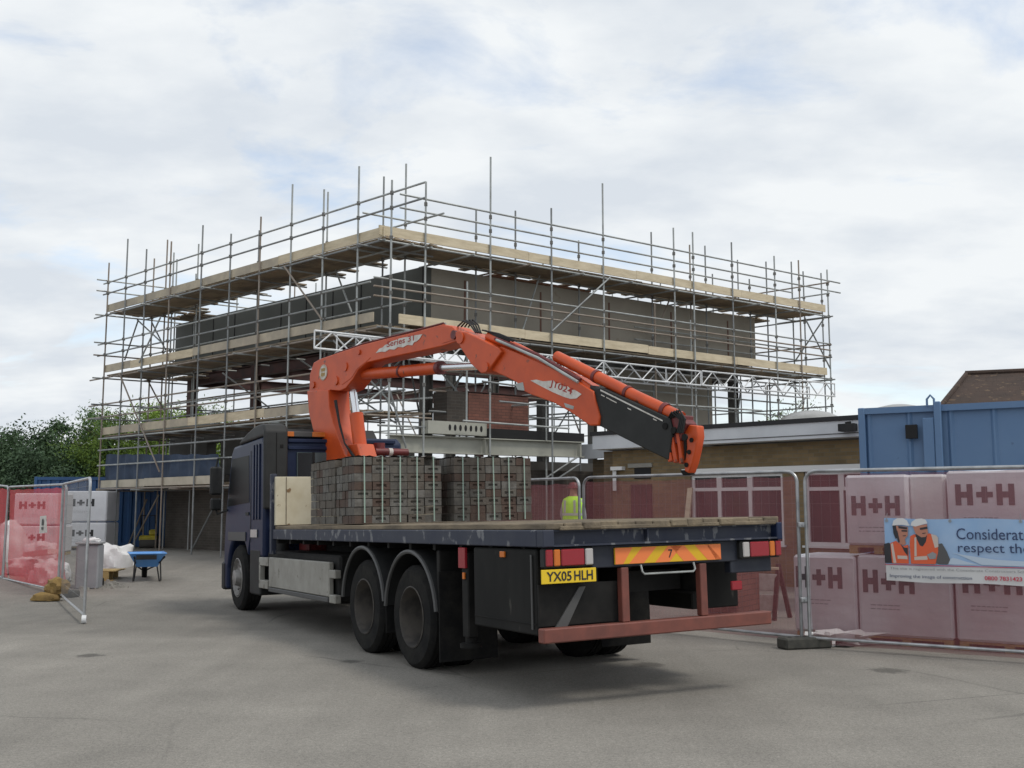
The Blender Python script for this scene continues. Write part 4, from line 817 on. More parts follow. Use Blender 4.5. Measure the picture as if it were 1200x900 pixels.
def brick_pack(v0, v1, u0, u1, nx, ny, nz, label, straps, weights, side_straps=0):
    z0 = 1.467; H = .80
    root = thing('brick_pack', label, 'brick pack', TW((v0+v1)/2, (u0+u1)/2, z0), (TP, -TR, TA), 'strapped brick packs on the lorry')
    iw = wm(root).inverted() @ WT; mb = MB(); mb.T = iw; dx, dy, dz = (v1-v0)/nx, (u1-u0)/ny, H/nz
    for k in range(nz):
        for j in range(ny):
            for i in range(nx):
                if 0 < i < nx-1 and 0 < j < ny-1 and k < nz-1: continue
                mb.mi = int(rng.choice(4, p=weights)); jx, jy, jz = (rng.random(3)-.5)*np.array([.012, .03, .005]); g = .004
                if k == nz-1 and rng.random() < .12: continue
                if i == 0 or j > 0: # the long side shows brick ends: two courses of headers
                    brick_unit(mb, v0+i*dx+g+jx, v0+(i+1)*dx-g+jx, u0+j*dy+g+jy*.5, u0+j*dy+dy/2-g, z0+k*dz+.002, z0+(k+1)*dz-.004+jz, j == 0 and rng.random() < .5)
                    brick_unit(mb, v0+i*dx+g-jx*.8, v0+(i+1)*dx-g-jx*.8, u0+j*dy+dy/2+g, u0+(j+1)*dy-g, z0+k*dz+.002, z0+(k+1)*dz-.004-jz, False)
                else: brick_unit(mb, v0+i*dx+g+jx, v0+(i+1)*dx-g+jx, u0+j*dy+g+jy*.5, u0+(j+1)*dy-g, z0+k*dz+.002, z0+(k+1)*dz-.004+jz, rng.random() < .55)
    mb.build('bricks', [M['bk1'], M['bk2'], M['bk3'], M['bk4']], root, smooth=False)
    for q in range(straps):
        x = v0+(v1-v0)*(q+.5)/straps+.02*(rng.random()-.5); mb = MB(); mb.T = iw; y0, y1, zt = u0-.024, u1+.012, z0+H+.012
        for a, b in (((x, y0, z0+.01), (x+.015*(rng.random()-.5), y0, zt-.01)), ((x, y0, zt), (x, y1, zt)), ((x, y1, zt-.01), (x, y1, z0+.01))): mb.bar(a, b, .016, .003, (0, 1, 0) if a[1] == b[1] else (0, 0, 1))
        mb.build('strap', M['strap'], root, smooth=False)
    mb = MB(); mb.T = iw; n = 24; vs = []
    for j in range(5):
        for i in range(n+1): vs.append((v0+.01+(v1-v0-.02)*i/n, u0+.0+(u1-u0)*j/4, z0+H+.006+.008*math.sin(i*1.9+j)+.006*math.sin(i*.7)))
    mb.add(vs, [(j*(n+1)+i, j*(n+1)+i+1, (j+1)*(n+1)+i+1, (j+1)*(n+1)+i) for j in range(4) for i in range(n)])
    mb.build('top_sheet', mat('dusty_clear_sheet', (.33, .32, .30), .5, 0, (.22, .2, .18), 6), root)
    return root
brick_pack(.10, 1.245, 4.54, 5.18, 5, 3, 8, 'greyish pack of weathered bricks with pale straps at the near edge of the truck deck', 5, [.24, .33, .25, .18])
brick_pack(1.415, 2.53, 4.54, 5.18, 5, 3, 8, 'redder pack of bricks with pale straps on the far side of the deck', 5, [.40, .20, .32, .08])
brick_pack(.10, 1.245, 5.24, 6.2, 5, 4, 8, 'dark grey brick pack between the near strapped pack and the cream headboard', 4, [.12, .45, .33, .10])

# ------------------------------------------------------------------ the low existing building on the right
FA = Vector((6.55, 20.0)); fd = Vector((-dL.x, -dL.y))                      # facade line, running towards the camera's right
def onF(px, py, off=0): n = Vector((fd.y, -fd.x)); a = FA + n*off; return vpl(px, py, a, a+fd)
FN = Vector((fd.y, -fd.x, 0)); F3 = Vector((*fd, 0)); aF = math.atan2(fd.y, fd.x)
def FP(k, n, z): return Vector((*FA, 0)) + F3*k + FN*n + Vector((0, 0, z))
def fk(px): return (Vector(onF(px, 560)[:2])-FA).dot(fd)
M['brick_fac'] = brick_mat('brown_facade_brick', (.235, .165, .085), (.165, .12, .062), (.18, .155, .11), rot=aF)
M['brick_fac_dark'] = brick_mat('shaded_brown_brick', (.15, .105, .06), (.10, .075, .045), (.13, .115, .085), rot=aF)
lo = thing('low_brick_building', 'low flat roofed brick building with white fascia and white windows behind the fence', 'building', FP(-2, -3, 0), (0, 0, 0))
kL, kR = fk(718), 4.5
def fbox(mb, k0, k1, n0, n1, z0, z1): return mb.hexa([FP(k0, n0, z0), FP(k1, n0, z0), FP(k1, n1, z0), FP(k0, n1, z0), FP(k0, n0, z1), FP(k1, n0, z1), FP(k1, n1, z1), FP(k0, n1, z1)]) if (n1 > n0) == False else mb.hexa([FP(k0, n1, z0), FP(k1, n1, z0), FP(k1, n0, z0), FP(k0, n0, z0), FP(k0, n1, z1), FP(k1, n1, z1), FP(k1, n0, z1), FP(k0, n0, z1)])
def fpart(name, m, *boxes, parent=None):
    mb = MB()
    for b in boxes: fbox(mb, *b)
    return mb.build(name, m, parent or lo, True, False)
wA0, wA1, wB0 = fk(809), fk(917), fk(942)
fpart('wall', M['brick_fac'], (kL, wA0, 0, -.25, 0, 2.93), (wA1, wB0, 0, -.25, 0, 2.93), (wA0, wA1, 0, -.25, 0, .86), (wA0, wA1, 0, -.25, 2.42, 2.93), (wB0, kR, 0, -.25, 0, .86), (wB0, kR, 0, -.25, 2.42, 2.93))
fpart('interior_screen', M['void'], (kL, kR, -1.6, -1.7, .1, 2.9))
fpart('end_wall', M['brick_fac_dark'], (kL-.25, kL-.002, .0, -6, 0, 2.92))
fpart('fascia', M['white'], (kL-.3, kR, .34, .30, 2.96, 3.27)); fpart('soffit', M['upvc'], (kL-.3, kR, .298, .0, 2.955, 2.975))
fpart('fascia_groove', M['grey_edge'], (fk(835), kR, .352, .342, 3.02, 3.035)); fpart('fascia_end', M['white'], (kL-.34, kL-.302, .3, -6, 2.96, 3.27))
fpart('flat_roof', M['felt'], (kL-.36, kR, .37, -7, 3.272, 3.36))
fpart('lintel_band', M['upvc'], (wA0-.2, kR, .03, .002, 2.34, 2.46))
# two wide windows with transoms
def window(k0, k1, cuts, zt, sill=True):
    e = bpy.data.objects.new('window', None); col.objects.link(e); e.parent = lo; e.location = wm(lo).inverted() @ FP((k0+k1)/2, 0, .9)
    fr = [(k0, k0+.07, -.05, -.13, .9, 2.34), (k1-.07, k1, -.05, -.13, .9, 2.34), (k0+.07, k1-.07, -.05, -.13, .9, .97), (k0+.07, k1-.07, -.05, -.13, 2.27, 2.34), (k0+.07, k1-.07, -.052, -.128, zt-.035, zt+.035)]
    for c in cuts: fr += [(c-.04, c+.04, -.048, -.132, .97, zt-.035), (c-.06, c+.06, -.048, -.132, zt+.035, 2.27)]
    fpart('frame', M['upvc'], *fr, parent=e); fpart('pane', M['glass'], (k0+.06, k1-.06, -.09, -.1, .95, 2.3), parent=e)
    fpart('sill', M['upvc'], (k0-.05, k1+.05, .06, -.05, .86, .90), parent=e)
    fpart('blind', mat('pale_paper', (.5, .5, .48), .8), (k0+(k1-k0)*.62, k0+(k1-k0)*.62+.3, -.14, -.145, 1.3, 1.75), parent=e)
window(wA0, wA1, [fk(841), fk(877)], 2.02); window(wB0, kR-.3, [fk(984), fk(984)+1.4], 2.0)
for k in (fk(902), fk(1010)):
    mb = MB(); c = FP(k, -1.8, 3.36); mb.lathe(c, (0, 0, 1), [(0, .78), (.1, .78), (.1, .70), (.2, .62), (.3, .42), (.35, .2), (.36, 0)], 24); mb.build('rooflight', mat('grey_dome_plastic', (.33, .33, .32), .3, 0, (.25, .25, .24), 3), lo, True)
mb = MB(); p = onF(993, 501, .45); mb.bar(p+F3*-.15, p+F3*.16, .16, .14); mb.bar(p+F3*-.02+Vector((0, 0, .08)), p+FN*-.12+Vector((0, 0, .1)), .05, .05); mb.build('security_lamp', M['black_plastic'], lo, True)
# door recess and small window in the left part of the facade
fpart('door', M['oxide'], (fk(740), fk(764), .03, .003, .1, 2.15)); fpart('small_window', M['void'], (fk(744), fk(763), .02, .003, 2.28, 2.52)); fpart('lintel', M['concrete'], (fk(737), fk(765), .04, .003, 2.53, 2.62))
mb = MB(); p = onF(724, 549, .08); mb.bar(p-F3*.16, p+F3*.16, .14, .08); mb.bar(p-F3*.1+Vector((0, 0, -.04)), p-F3*.1+Vector((0, 0, -.5)), .06, .08); mb.build('alarm_box', M['upvc'], lo, True, False)
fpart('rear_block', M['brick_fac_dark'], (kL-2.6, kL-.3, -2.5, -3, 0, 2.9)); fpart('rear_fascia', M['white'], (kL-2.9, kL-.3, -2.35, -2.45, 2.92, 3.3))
# a plank leaning on the wall by the window
mb = MB(); a, b = onF(802, 640, .5), onF(809, 572, .08); mb.bar(a, b, .12, .04, FN); tag(mb.build('leaning_plank', M['timber'], smooth=False), 'pale plank leaning on the brick wall left of the wide white window', 'plank')

# ------------------------------------------------------------------ house behind, site containers
hp = Vector((at(1102, 470, 33).x, 33, 0)); a_ = R(-21)
M['roof_tile'] = mat('brown_plain_tiles', (.062, .038, .028), .9, 0, (.042, .028, .022), 1.5, .35, .65, c3=(.12, .08, .05), s3=5, t3=.6)
t = M['roof_tile'].node_tree; b = t.nodes['Principled BSDF']; co = t.nodes.new('ShaderNodeTexCoord'); mpn = t.nodes.new('ShaderNodeMapping'); mpn.inputs['Scale'].default_value = (1, .55, .8)
wv = t.nodes.new('ShaderNodeTexBrick'); wv.inputs['Scale'].default_value = 1; wv.inputs['Brick Width'].default_value = .3; wv.inputs['Row Height'].default_value = .2; wv.inputs['Mortar Size'].default_value = .025
sp = t.nodes.new('ShaderNodeSeparateXYZ'); cbn = t.nodes.new('ShaderNodeCombineXYZ'); t.links.new(co.outputs['Object'], sp.inputs[0]); t.links.new(sp.outputs[0], cbn.inputs[0]); t.links.new(sp.outputs[2], cbn.inputs[1]); t.links.new(cbn.outputs[0], wv.inputs[0])
bp = t.nodes.new('ShaderNodeBump'); bp.inputs['Strength'].default_value = 1; bp.inputs['Distance'].default_value = .04; bp.invert = True; t.links.new(wv.outputs[1], bp.inputs['Height']); t.links.new(bp.outputs[0], b.inputs['Normal'])
ho = thing('tiled_house', 'house with a brown tiled hipped roof showing above the blue container', 'house', hp, (0, 0, a_))
mb = MB(); mb.box(.3, 14.7, .4, 6.1, 0, 4.75); part(mb, 'wall', brick_mat('house_brick', (.2, .1, .07), (.15, .08, .06), (.2, .18, .15)), ho, False)
mb = MB(); mb.add([(-.1, 0, 4.7), (15, 0, 4.7), (15, 6.4, 4.7), (-.1, 6.4, 4.7), (.95, 3.2, 6.2), (15, 3.2, 6.2)], [(0, 1, 5, 4), (2, 3, 4, 5), (3, 0, 4), (1, 2, 5), (0, 3, 2, 1)]); rf = part(mb, 'roof', M['roof_tile'], ho, False)
mb = MB(); mb.tube([(.9, 3.2, 6.22), (15, 3.2, 6.22)], .1, 8); mb.tube([(-.1, 0, 4.72), (.95, 3.2, 6.22)], .08, 8); part(mb, 'ridge_tiles', M['roof_tile'], rf)
mb = MB(); mb.box(3, 4.2, .35, .399, 2.6, 3.9); part(mb, 'window', M['glass'], ho, False)

def container(name, label, loc, rz, L, Wd, H, m, panels=True, pitch=.28, group=None):
    """steel box with ribbed sides: corner posts, top and bottom rails, corrugated sides"""
    e = thing(name, label, 'container', loc, (0, 0, rz), group); d = .035
    def ribbed(a, b, nrm):
        a, b, nrm = Vector(a), Vector(b), Vector(nrm); Ln = (b-a).length; ex = (b-a)/Ln; n = max(2, round(Ln/pitch)); p = Ln/n; mb = MB(); xs = []
        for i in range(n): xs += [(i*p, 0), (i*p+p*.32, 0), (i*p+p*.42, -d), (i*p+p*.9, -d)] if not wide else [(i*p, -d), (i*p+p*.06, 0), (i*p+p*.10, 0), (i*p+p*.16, -d)]
        xs.append((Ln, xs[0][1])); vs = []
        for x, y in xs: vs += [a+ex*x+nrm*y+Vector((0, 0, .14)), a+ex*x+nrm*y+Vector((0, 0, H-.1))]
        mb.add(vs, [(2*i, 2*i+2, 2*i+3, 2*i+1) for i in range(len(xs)-1)]); return part(mb, 'side_panel', m, e, False)
    wide = pitch > .5
    ribbed((.1, 0.05, 0), (L-.1, .05, 0), (0, -1, 0)); ribbed((L-.1, Wd-.05, 0), (.1, Wd-.05, 0), (0, 1, 0)); ribbed((.05, Wd-.1, 0), (.05, .1, 0), (-1, 0, 0)); ribbed((L-.05, .1, 0), (L-.05, Wd-.1, 0), (1, 0, 0))
    mb = MB()
    for x in (0, L-.1):
        for y in (0, Wd-.1): mb.bbox(x, x+.1, y, y+.1, .0, H, .012)
    for z0, z1 in ((0.02, .14), (H-.1, H-.005)):
        mb.box(.1, L-.1, .01, .09, z0, z1); mb.box(.1, L-.1, Wd-.09, Wd-.01, z0, z1); mb.box(.01, .09, .1, Wd-.1, z0, z1); mb.box(L-.09, L-.01, .1, Wd-.1, z0, z1)
    part(mb, 'frame', m, e); mb = MB(); mb.box(.05, L-.05, .05, Wd-.05, H-.06, H-.03); part(mb, 'roof', m, e, False); return e
c0, c1 = at(1005, 480, 16.2), at(1200, 475, 15.0); cdv = (c1-c0); ca_ = math.atan2(cdv.y, cdv.x)
ct = container('site_container', 'blue steel site container standing behind the white block packs on the right', (c0.x, c0.y, 0), ca_, 6.1, 2.45, 3.16, M['blue_steel'], pitch=.62)
def ck(px): p = vpl(px, 500, c0, c1); return (Vector(p[:2])-Vector(c0[:2])).dot(Vector(cdv[:2]).normalized())
k1 = ck(1098)
pb = lambda *a, **k: pbox(*a, **k)
pb('door_post', M['blue_steel'], k1-.03, k1+.07, -.06, .03, .1, 3.2, .012, ct); 
mb = MB(); mb.tube([(k1-.12, -.03, 3.13), (k1-.12, -.03, 3.24), (k1-.07, -.03, 3.30), (k1-.02, -.03, 3.24), (k1-.02, -.03, 3.13)], .018, 6); part(mb, 'lifting_eye', M['blue_steel'], ct)
ku = ck(1068); pb('vent', M['void'], ku-.085, ku+.085, -.03, .03, 2.66, 2.87, .006, ct); kl = ck(1090); pb('lock_box', M['blue_steel'], kl-.1, kl+.06, -.05, .03, 2.2, 2.96, .01, ct)
lc0 = gnd(22, 655, .3); c = at(38, 564, 31)
container('site_container', 'deep blue ribbed container behind the left fence under the dark trees', (at(38, 600, 33).x, 33, .42), R(4), 6.1, 2.45, 2.2, M['blue_deep'])
cc = container('site_container', 'deep blue container beneath the lowest scaffold lift with a small white notice', (at(122, 600, 36).x, 36, .42), R(-8), 4.6, 2.45, 2.05, M['blue_deep'], pitch=.3)
pbox('notice', M['decal'], .22, .52, -.02, .0, 1.25, 1.55, .003, cc)

# ------------------------------------------------------------------ fence panels
FZ0, FZ1 = .12, 2.05
def fence(label, A, B, zb=0.0, zb2=None, net=None, nm='net_red', mesh=True, ztop=FZ1):
    A, B = Vector((A[0], A[1], 0)), Vector((B[0], B[1], 0)); L = (B-A).length; rz = math.atan2((B-A).y, (B-A).x)
    e = thing('temporary_fence', label, 'fence panel', (A.x, A.y, zb), (0, math.atan2(-((zb if zb2 is None else zb2)-zb), L), rz), 'temporary fence panels')
    r = .021; R_ = .13; mb = MB(); pts = [(.02, 0, .02), (.02, 0, ztop-R_)]
    for k in range(1, 6): a = math.pi - k*math.pi/10; pts.append((.02+R_+R_*math.cos(a), 0, ztop-R_+R_*math.sin(a)))
    for k in range(0, 5): a = math.pi/2 - k*math.pi/10; pts.append((L-.02-R_+R_*math.cos(a), 0, ztop-R_+R_*math.sin(a)))
    pts += [(L-.02, 0, ztop-R_), (L-.02, 0, .02)]; mb.tube(pts, r, 8); mb.tube([(.02, 0, FZ0), (L-.02, 0, FZ0)], r*.9, 7); part(mb, 'frame', M['fence_tube'], e)
    if mesh:
        mb = MB(); w = .0009 if net else .0032
        for x in np.arange(.1, L-.05, .105): mb.box(x-w/2, x+w/2, -w/2, w/2, FZ0, ztop-.02)
        for z in list(np.arange(FZ0+.2, ztop-.05, .27)): mb.box(.03, L-.03, -w/2+.004, w/2+.004, z-w/2, z+w/2)
        part(mb, 'wire_mesh', M['wire'], e, False)
    if net:
        y0, z0, z1 = net; n, mr = 40, 10; vs = []
        for j in range(mr+1):
            for i in range(n+1):
                u, v = i/n, j/mr; sag = .02*math.sin(u*19)*(v**6); vs.append((.03+(L-.06)*u, y0*(1+.9*math.sin(u*8+v*4)*.5+.4*math.sin(u*23+1)*(1-v)) + (-.10*(1-v*5) if v < .2 else 0)*(1 if y0 < 0 else -1)*.7, z0+(z1-z0)*v-abs(sag)))
        mb = MB(); mb.add(vs, [(j*(n+1)+i, j*(n+1)+i+1, (j+1)*(n+1)+i+1, (j+1)*(n+1)+i) for j in range(mr) for i in range(n)]); part(mb, 'debris_net', M[nm], e)
    return e
PA = at(941, 650, 12.5); PA2 = Vector((PA.x, PA.y)); pdir = Vector((.84, -.544)).normalized(); PB2 = PA2+pdir*3.5
fence('fence panel with red netting carrying the blue banner at the right', PA2+pdir*.03, PB2, net=(.035, .04, 2.03))
QB = Vector((at(683, 600, 15).x, 15.0)); fence('fence panel with red netting behind the truck tail and before the white window', QB, PA2-(PA2-QB).normalized()*.03, net=(.035, .06, 2.0))
QC = Vector((-1.0, 18.0)); qd = (QB-QC).normalized(); fence('fence panel with red netting beside the brick packs and the worker', QB-qd*3.4, QB-qd*.06, net=(.035, .06, 1.98))
# left side gate panels
LA, LB = Vector((at(8, 600, 22.6).x, 22.6)), Vector((at(77, 600, 19.3).x, 19.3))
fence('left gate panel hung with red netting and a white notice', LA, LB, .03, .01, net=(.04, .1, 2.0), nm='net_bright')
ld = (LB-LA).normalized(); fence('fence panel with red netting cut by the left picture edge', LA-ld*3.54, LA-ld*.04, .2, .04, net=(.04, .1, 2.0), nm='net_bright')
LG = Vector((at(104.5, 600, 15.1).x, 15.1)); fence('bare wire mesh fence panel swung open towards the road at left', LB+Vector((-.03, -.1)), LG, .01, 0)
# joint clips, feet
def clip_at(p, z, label):
    mb = MB(); mb.bbox(p.x-.05, p.x+.05, p.y-.03, p.y+.03, z-.03, z+.03, .01); mb.tube([(p.x, p.y-.06, z), (p.x, p.y+.05, z)], .012, 6); tag(mb.build('fence_coupler', M['fence_tube']), label, 'clip', 'fence clips')
clip_at(Vector((*PA2, 0)), 1.42, 'upper steel clip joining the two fence posts beside the truck tail'); clip_at(Vector((*PA2, 0)), .55, 'lower steel clip joining the two fence posts beside the truck tail')
def foot(p, rz, label, L=.62, wd=.22, h=.13, m='rubber_foot'):
    e = thing('ballast_block', label, 'fence foot', (p.x, p.y, gz(p.x, p.y)), (0, 0, rz), 'fence feet'); mb = MB(); mb.bbox(-L/2, L/2, -wd/2, wd/2, 0, h, .02); part(mb, 'block', M[m], e); mb = MB()
    for x in (-.2, -.1, .0, .1, .2): mb.tube([(x, 0, h-.01), (x, 0, h+.003)], .025, 8)
    part(mb, 'post_hole', M['void'], e); return e
foot(Vector((*(PA2+Vector((-.02, -.02))), 0)), R(18), 'dark rubber foot under the fence joint beside the truck tail', .62)
foot(Vector((*LB, 0)), R(-12), 'fence foot weighted by the brown sandbag', .6, .24, .12)
foot(Vector((*(PB2+pdir*.03), 0)), R(40), 'fence foot beyond the right edge of the banner panel')
mb = MB(); mb.lathe((LG.x, LG.y, .06), (1, .3, 0), [(-.03, .02), (-.03, .06), (.03, .06), (.03, .02)], 16); tag(mb.build('gate_wheel', M['alu']), 'small pale castor at the foot of the open mesh panel', 'castor')
# sandbag: slumped sack
def lump(name, m, c, rx, ry, rz, seed, amp=.18, flat=.35, n=22, p=2.2, rot=0, parent=None):
    r_ = np.random.default_rng(seed); ph = r_.random((6, 3))*6.28; fr = r_.random((6, 3))*3+1.2; vs = []; mb = MB(); cR, sR = math.cos(rot), math.sin(rot)
    for i in range(n//2+1):
        th = math.pi*i/(n//2)
        for j in range(n):
            f = 2*math.pi*j/n; x, y, z = math.sin(th)*math.cos(f), math.sin(th)*math.sin(f), math.cos(th)
            sg = lambda v: math.copysign(abs(v)**(2/p), v); d = 1+amp*sum(math.sin(fr[k][0]*x*2+ph[k][0])*math.sin(fr[k][1]*y*2+ph[k][1])*math.sin(fr[k][2]*z*2+ph[k][2]) for k in range(6))
            X, Y, Z = sg(x)*rx*d, sg(y)*ry*d, max(sg(z)*rz*d, -rz*(1-flat)); vs.append((c[0]+X*cR-Y*sR, c[1]+X*sR+Y*cR, c[2]+Z+rz*(1-flat)))
    mb.add(vs, [(i*n+j, (i+1)*n+j, (i+1)*n+(j+1) % n, i*n+(j+1) % n) for i in range(n//2) for j in range(n)]); return mb.build(name, m, parent, parent is not None)
sbp = gg(67, 704); sb_ = lump('sandbag', M['sand'], (sbp.x, sbp.y, .12+gz(sbp.x, sbp.y)), .20, .14, .17, 3, .12); tag(sb_, 'brown hessian sandbag slumped on a fence foot by the left gate', 'sandbag')
tag(lump('sandbag', M['sand'], (sbp.x-.16, sbp.y-.08, .01+gz(sbp.x, sbp.y)), .24, .13, .085, 5, .08, p=2.8), 'flat brown sandbag lying on the ground beneath another sandbag', 'sandbag')

# ---- notice on the left gate
def on_line(A, B, px, py, off=0):
    n = Vector(((B-A).y, -(B-A).x)).normalized(); a = A+n*off; return vpl(px, py, a, a+(B-A))
ns = [on_line(LA, LB, x, y, .12) for x, y in ((46, 625), (55, 624), (54, 604), (47, 605))]
nsg = thing('notice_board', 'small white notice with a black mark tied to the left red netting', 'notice', ns[0]); mb = MB(); mb.prism(ns, Vector((.004, .008, 0))); mb.build('board', M['decal'], nsg, True, False)
mb = MB(); c = (ns[0]+ns[1]+ns[2]+ns[3])/4+Vector((-.01, -.015, 0)); ex = (ns[1]-ns[0]).normalized(); mb.prism([c-ex*.05+Vector((0, 0, -.02)), c+ex*.05+Vector((0, 0, -.02)), c+ex*.04+Vector((0, 0, .08)), c+Vector((0, 0, .11)), c-ex*.04+Vector((0, 0, .08))], Vector((.001, .003, 0))); mb.prism([c-ex*.05+Vector((0, 0, -.10)), c+ex*.05+Vector((0, 0, -.10)), c+ex*.05+Vector((0, 0, -.05)), c-ex*.05+Vector((0, 0, -.05))], Vector((.001, .003, 0))); mb.build('black_mark', M['ink'], nsg, True, False)

# ---- the banner
bn = Vector((pdir.y, -pdir.x, 0)); p3 = Vector((*pdir, 0)); BO = .035
def ob(px, py, off=0): a = PA2+Vector(bn[:2])*(BO+off); return vpl(px, py, a, a+pdir)
b0 = ob(1036, 607); b1 = ob(1037, 680); bl = 2.05
bz1, bz0 = b0.z, b1.z; bs = b0.copy(); bs.z = 0
ban = thing('banner', 'blue and white site banner with two helmeted workers, tied to the right fence', 'banner', (bs.x, bs.y, bz0))
def bpnt(u, z, off=0): return bs+p3*u+bn*off+Vector((0, 0, z))
mb = MB(); n = 40; vs = []
for j in range(9):
    for i in range(n+1):
        u = bl*i/n; v = j/8; vs.append(bpnt(u, bz0+(bz1-bz0)*v-.012*math.sin(u*3.2)**2*(1 if j in (0, 8) else .6), .006*math.sin(u*9+v*3)))
fs = [(j*(n+1)+i, j*(n+1)+i+1, (j+1)*(n+1)+i+1, (j+1)*(n+1)+i) for j in range(8) for i in range(n)]
mb.add(vs, fs); mb.m = [1 if f[0] < 2*(n+1) else 0 for f in fs]
bm_blue = mat('banner_blue_print', (.24, .42, .68), .5, 0, (.40, .54, .74), 1.5, .35, .7); mb.build('sheet', [bm_blue, mat('banner_white_print', (.66, .66, .66), .5)], ban, True)
H_ = bz1-bz0
def bpoly(pts, m, name='picture_piece', lay=1, parent=None):
    """flat printed shape; coordinates in picture units of the photographed banner"""
    mb = MB(); P = []
    for x, y in pts: q = ob(x, y); u = (Vector(q[:2])-Vector(bs[:2])).dot(pdir); P.append(bpnt(u, q.z, .010+.0012*lay))
    mb.prism(P, bn*.001); return mb.build(name, m, parent or ban, True, False)
K = dict(or_=mat('print_orange', (.75, .13, .05), .6), dk=mat('print_dark', (.035, .035, .04), .6), sk=mat('print_skin', (.50, .22, .15), .6), wh=mat('print_white', (.72, .72, .72), .6), tp=mat('print_tape', (.62, .52, .46), .6), nv=mat('print_navy', (.03, .05, .13), .6), gr=mat('print_grey', (.3, .3, .31), .6), rd=mat('print_red', (.55, .05, .09), .6), pk=mat('print_check', (.10, .10, .10), .6))
z4 = lambda pts: [(1000+x/6, 580+y/6) for x, y in pts]
def worker():
    o = bpy.data.objects.new('printed_worker', None); col.objects.link(o); o.parent = ban; o.empty_display_size = .1; return o
w1, w2 = worker(), worker()
K['pl'] = mat('print_pale_blue', (.52, .62, .74), .5)
bpoly(z4([(682, 405), (740, 420), (820, 455), (905, 492), (1250, 505), (1250, 470), (1000, 455), (800, 425)]), K['pl'], 'printed_swoosh', 0); bpoly(z4([(650, 470), (700, 440), (800, 470), (880, 492), (650, 488)]), K['pl'], 'printed_swoosh', 0)
for u in (.03, .7, 1.4, 2.0):
    mb = MB(); mb.lathe(bpnt(u, bz1-.03, .012), bn, [(0, .016), (.004, .016), (.004, .008), (0, .008)], 12); mb.build('eyelet', M['steel'], ban, True)
    mb = MB(); mb.tube([bpnt(u, bz1-.03, .018), bpnt(u, bz1+.02, .0), bpnt(u, bz1+.05, -.03)], .004, 5); mb.build('tie', M['wire'], ban, True)
B_ = lambda pts, m, lay, par: bpoly(z4(pts), K[m], {'or_': 'vest', 'dk': 'dark_clothing', 'sk': 'face', 'wh': 'helmet', 'tp': 'reflective_tape', 'pk': 'checked_sleeve', 'gr': 'glove'}[m], lay, par)
B_([(217, 345), (250, 335), (275, 350), (280, 478), (225, 478)], 'dk', 1, w1); B_([(262, 340), (300, 322), (330, 345), (352, 360), (388, 350), (392, 483), (275, 480)], 'or_', 2, w1)
B_([(335, 345), (360, 370), (385, 372), (386, 430), (362, 400)], 'dk', 3, w1); B_([(265, 345), (280, 337), (305, 478), (285, 478)], 'tp', 3, w1); B_([(312, 425), (380, 428), (384, 452), (314, 448)], 'tp', 4, w1)
B_([(278, 215), (300, 212), (318, 300), (300, 308), (284, 270)], 'dk', 3, w1); B_([(300, 215), (385, 225), (385, 285), (372, 300), (365, 312), (372, 345), (352, 355), (318, 335), (308, 300)], 'sk', 2, w1); B_([(318, 218), (382, 228), (378, 242), (320, 234)], 'dk', 4, w1)
B_([(274, 215), (285, 180), (310, 164), (350, 163), (378, 178), (392, 205), (402, 212), (390, 217), (340, 210)], 'wh', 5, w1)
B_([(598, 345), (625, 340), (660, 400), (682, 455), (668, 488), (600, 486), (575, 470)], 'pk', 2, w2); B_([(402, 290), (430, 275), (470, 300), (535, 270), (585, 285), (595, 300), (598, 400), (580, 487), (408, 483), (398, 350)], 'or_', 3, w2)
B_([(436, 275), (470, 280), (520, 285), (512, 330), (490, 362), (470, 355), (448, 310)], 'dk', 4, w2); B_([(548, 275), (583, 283), (598, 300), (600, 365), (575, 372)], 'tp', 4, w2); B_([(430, 435), (520, 428), (525, 455), (432, 458)], 'tp', 4, w2)
B_([(420, 222), (520, 205), (528, 270), (510, 295), (480, 298), (440, 272)], 'sk', 5, w2); B_([(440, 250), (520, 262), (505, 296), (470, 295)], 'dk', 4, w2); B_([(520, 420), (560, 400), (588, 415), (582, 448), (540, 452)], 'gr', 6, w2)
B_([(405, 215), (412, 190), (440, 170), (480, 165), (512, 175), (524, 200), (500, 205), (440, 222)], 'wh', 6, w2)
B_([(470, 232), (522, 222), (524, 238), (472, 246)], 'dk', 7, w2); B_([(486, 268), (512, 264), (510, 270), (488, 274)], 'dk', 7, w2); B_([(350, 285), (372, 283), (370, 289), (352, 290)], 'dk', 5, w1); B_([(340, 246), (382, 248), (380, 258), (342, 257)], 'dk', 5, w1)
B_([(432, 300), (445, 296), (448, 430), (432, 430)], 'tp', 5, w2); B_([(300, 255), (312, 250), (330, 330), (318, 335)], 'dk', 5, w1)
def btext(s, x0, yb, x1, yt, m, name, bold=0.0):
    """yb/yt: baseline and cap height measured at the left end, in picture units; the text runs level along the banner"""
    a, b, t_ = ob(x0, yb, .016), ob(x1, yb, .016), ob(x0, yt, .016); ux = (Vector(b[:2])-Vector(a[:2])).dot(pdir); mb = MB()
    put_text(mb, s, a, p3, (0, 0, 1), ux, t_.z-a.z, bold); return mb.build(name, m, ban, True, False)
btext('Considerate', 1121, 632, 1207.5, 619, K['nv'], 'headline_first_line'); btext('respect the com', 1123, 650.5, 1247, 636, K['nv'], 'headline_second_line')
btext('This site is registered with the Considerate Constructors Scheme', 1043, 668.0, 1213, 664.2, K['gr'], 'small_print'); btext('Improving the image of construction', 1043, 677.5, 1139, 672.6, K['nv'], 'slogan'); btext('0800 7831423', 1154, 680, 1198, 675, K['rd'], 'phone_number', .02)
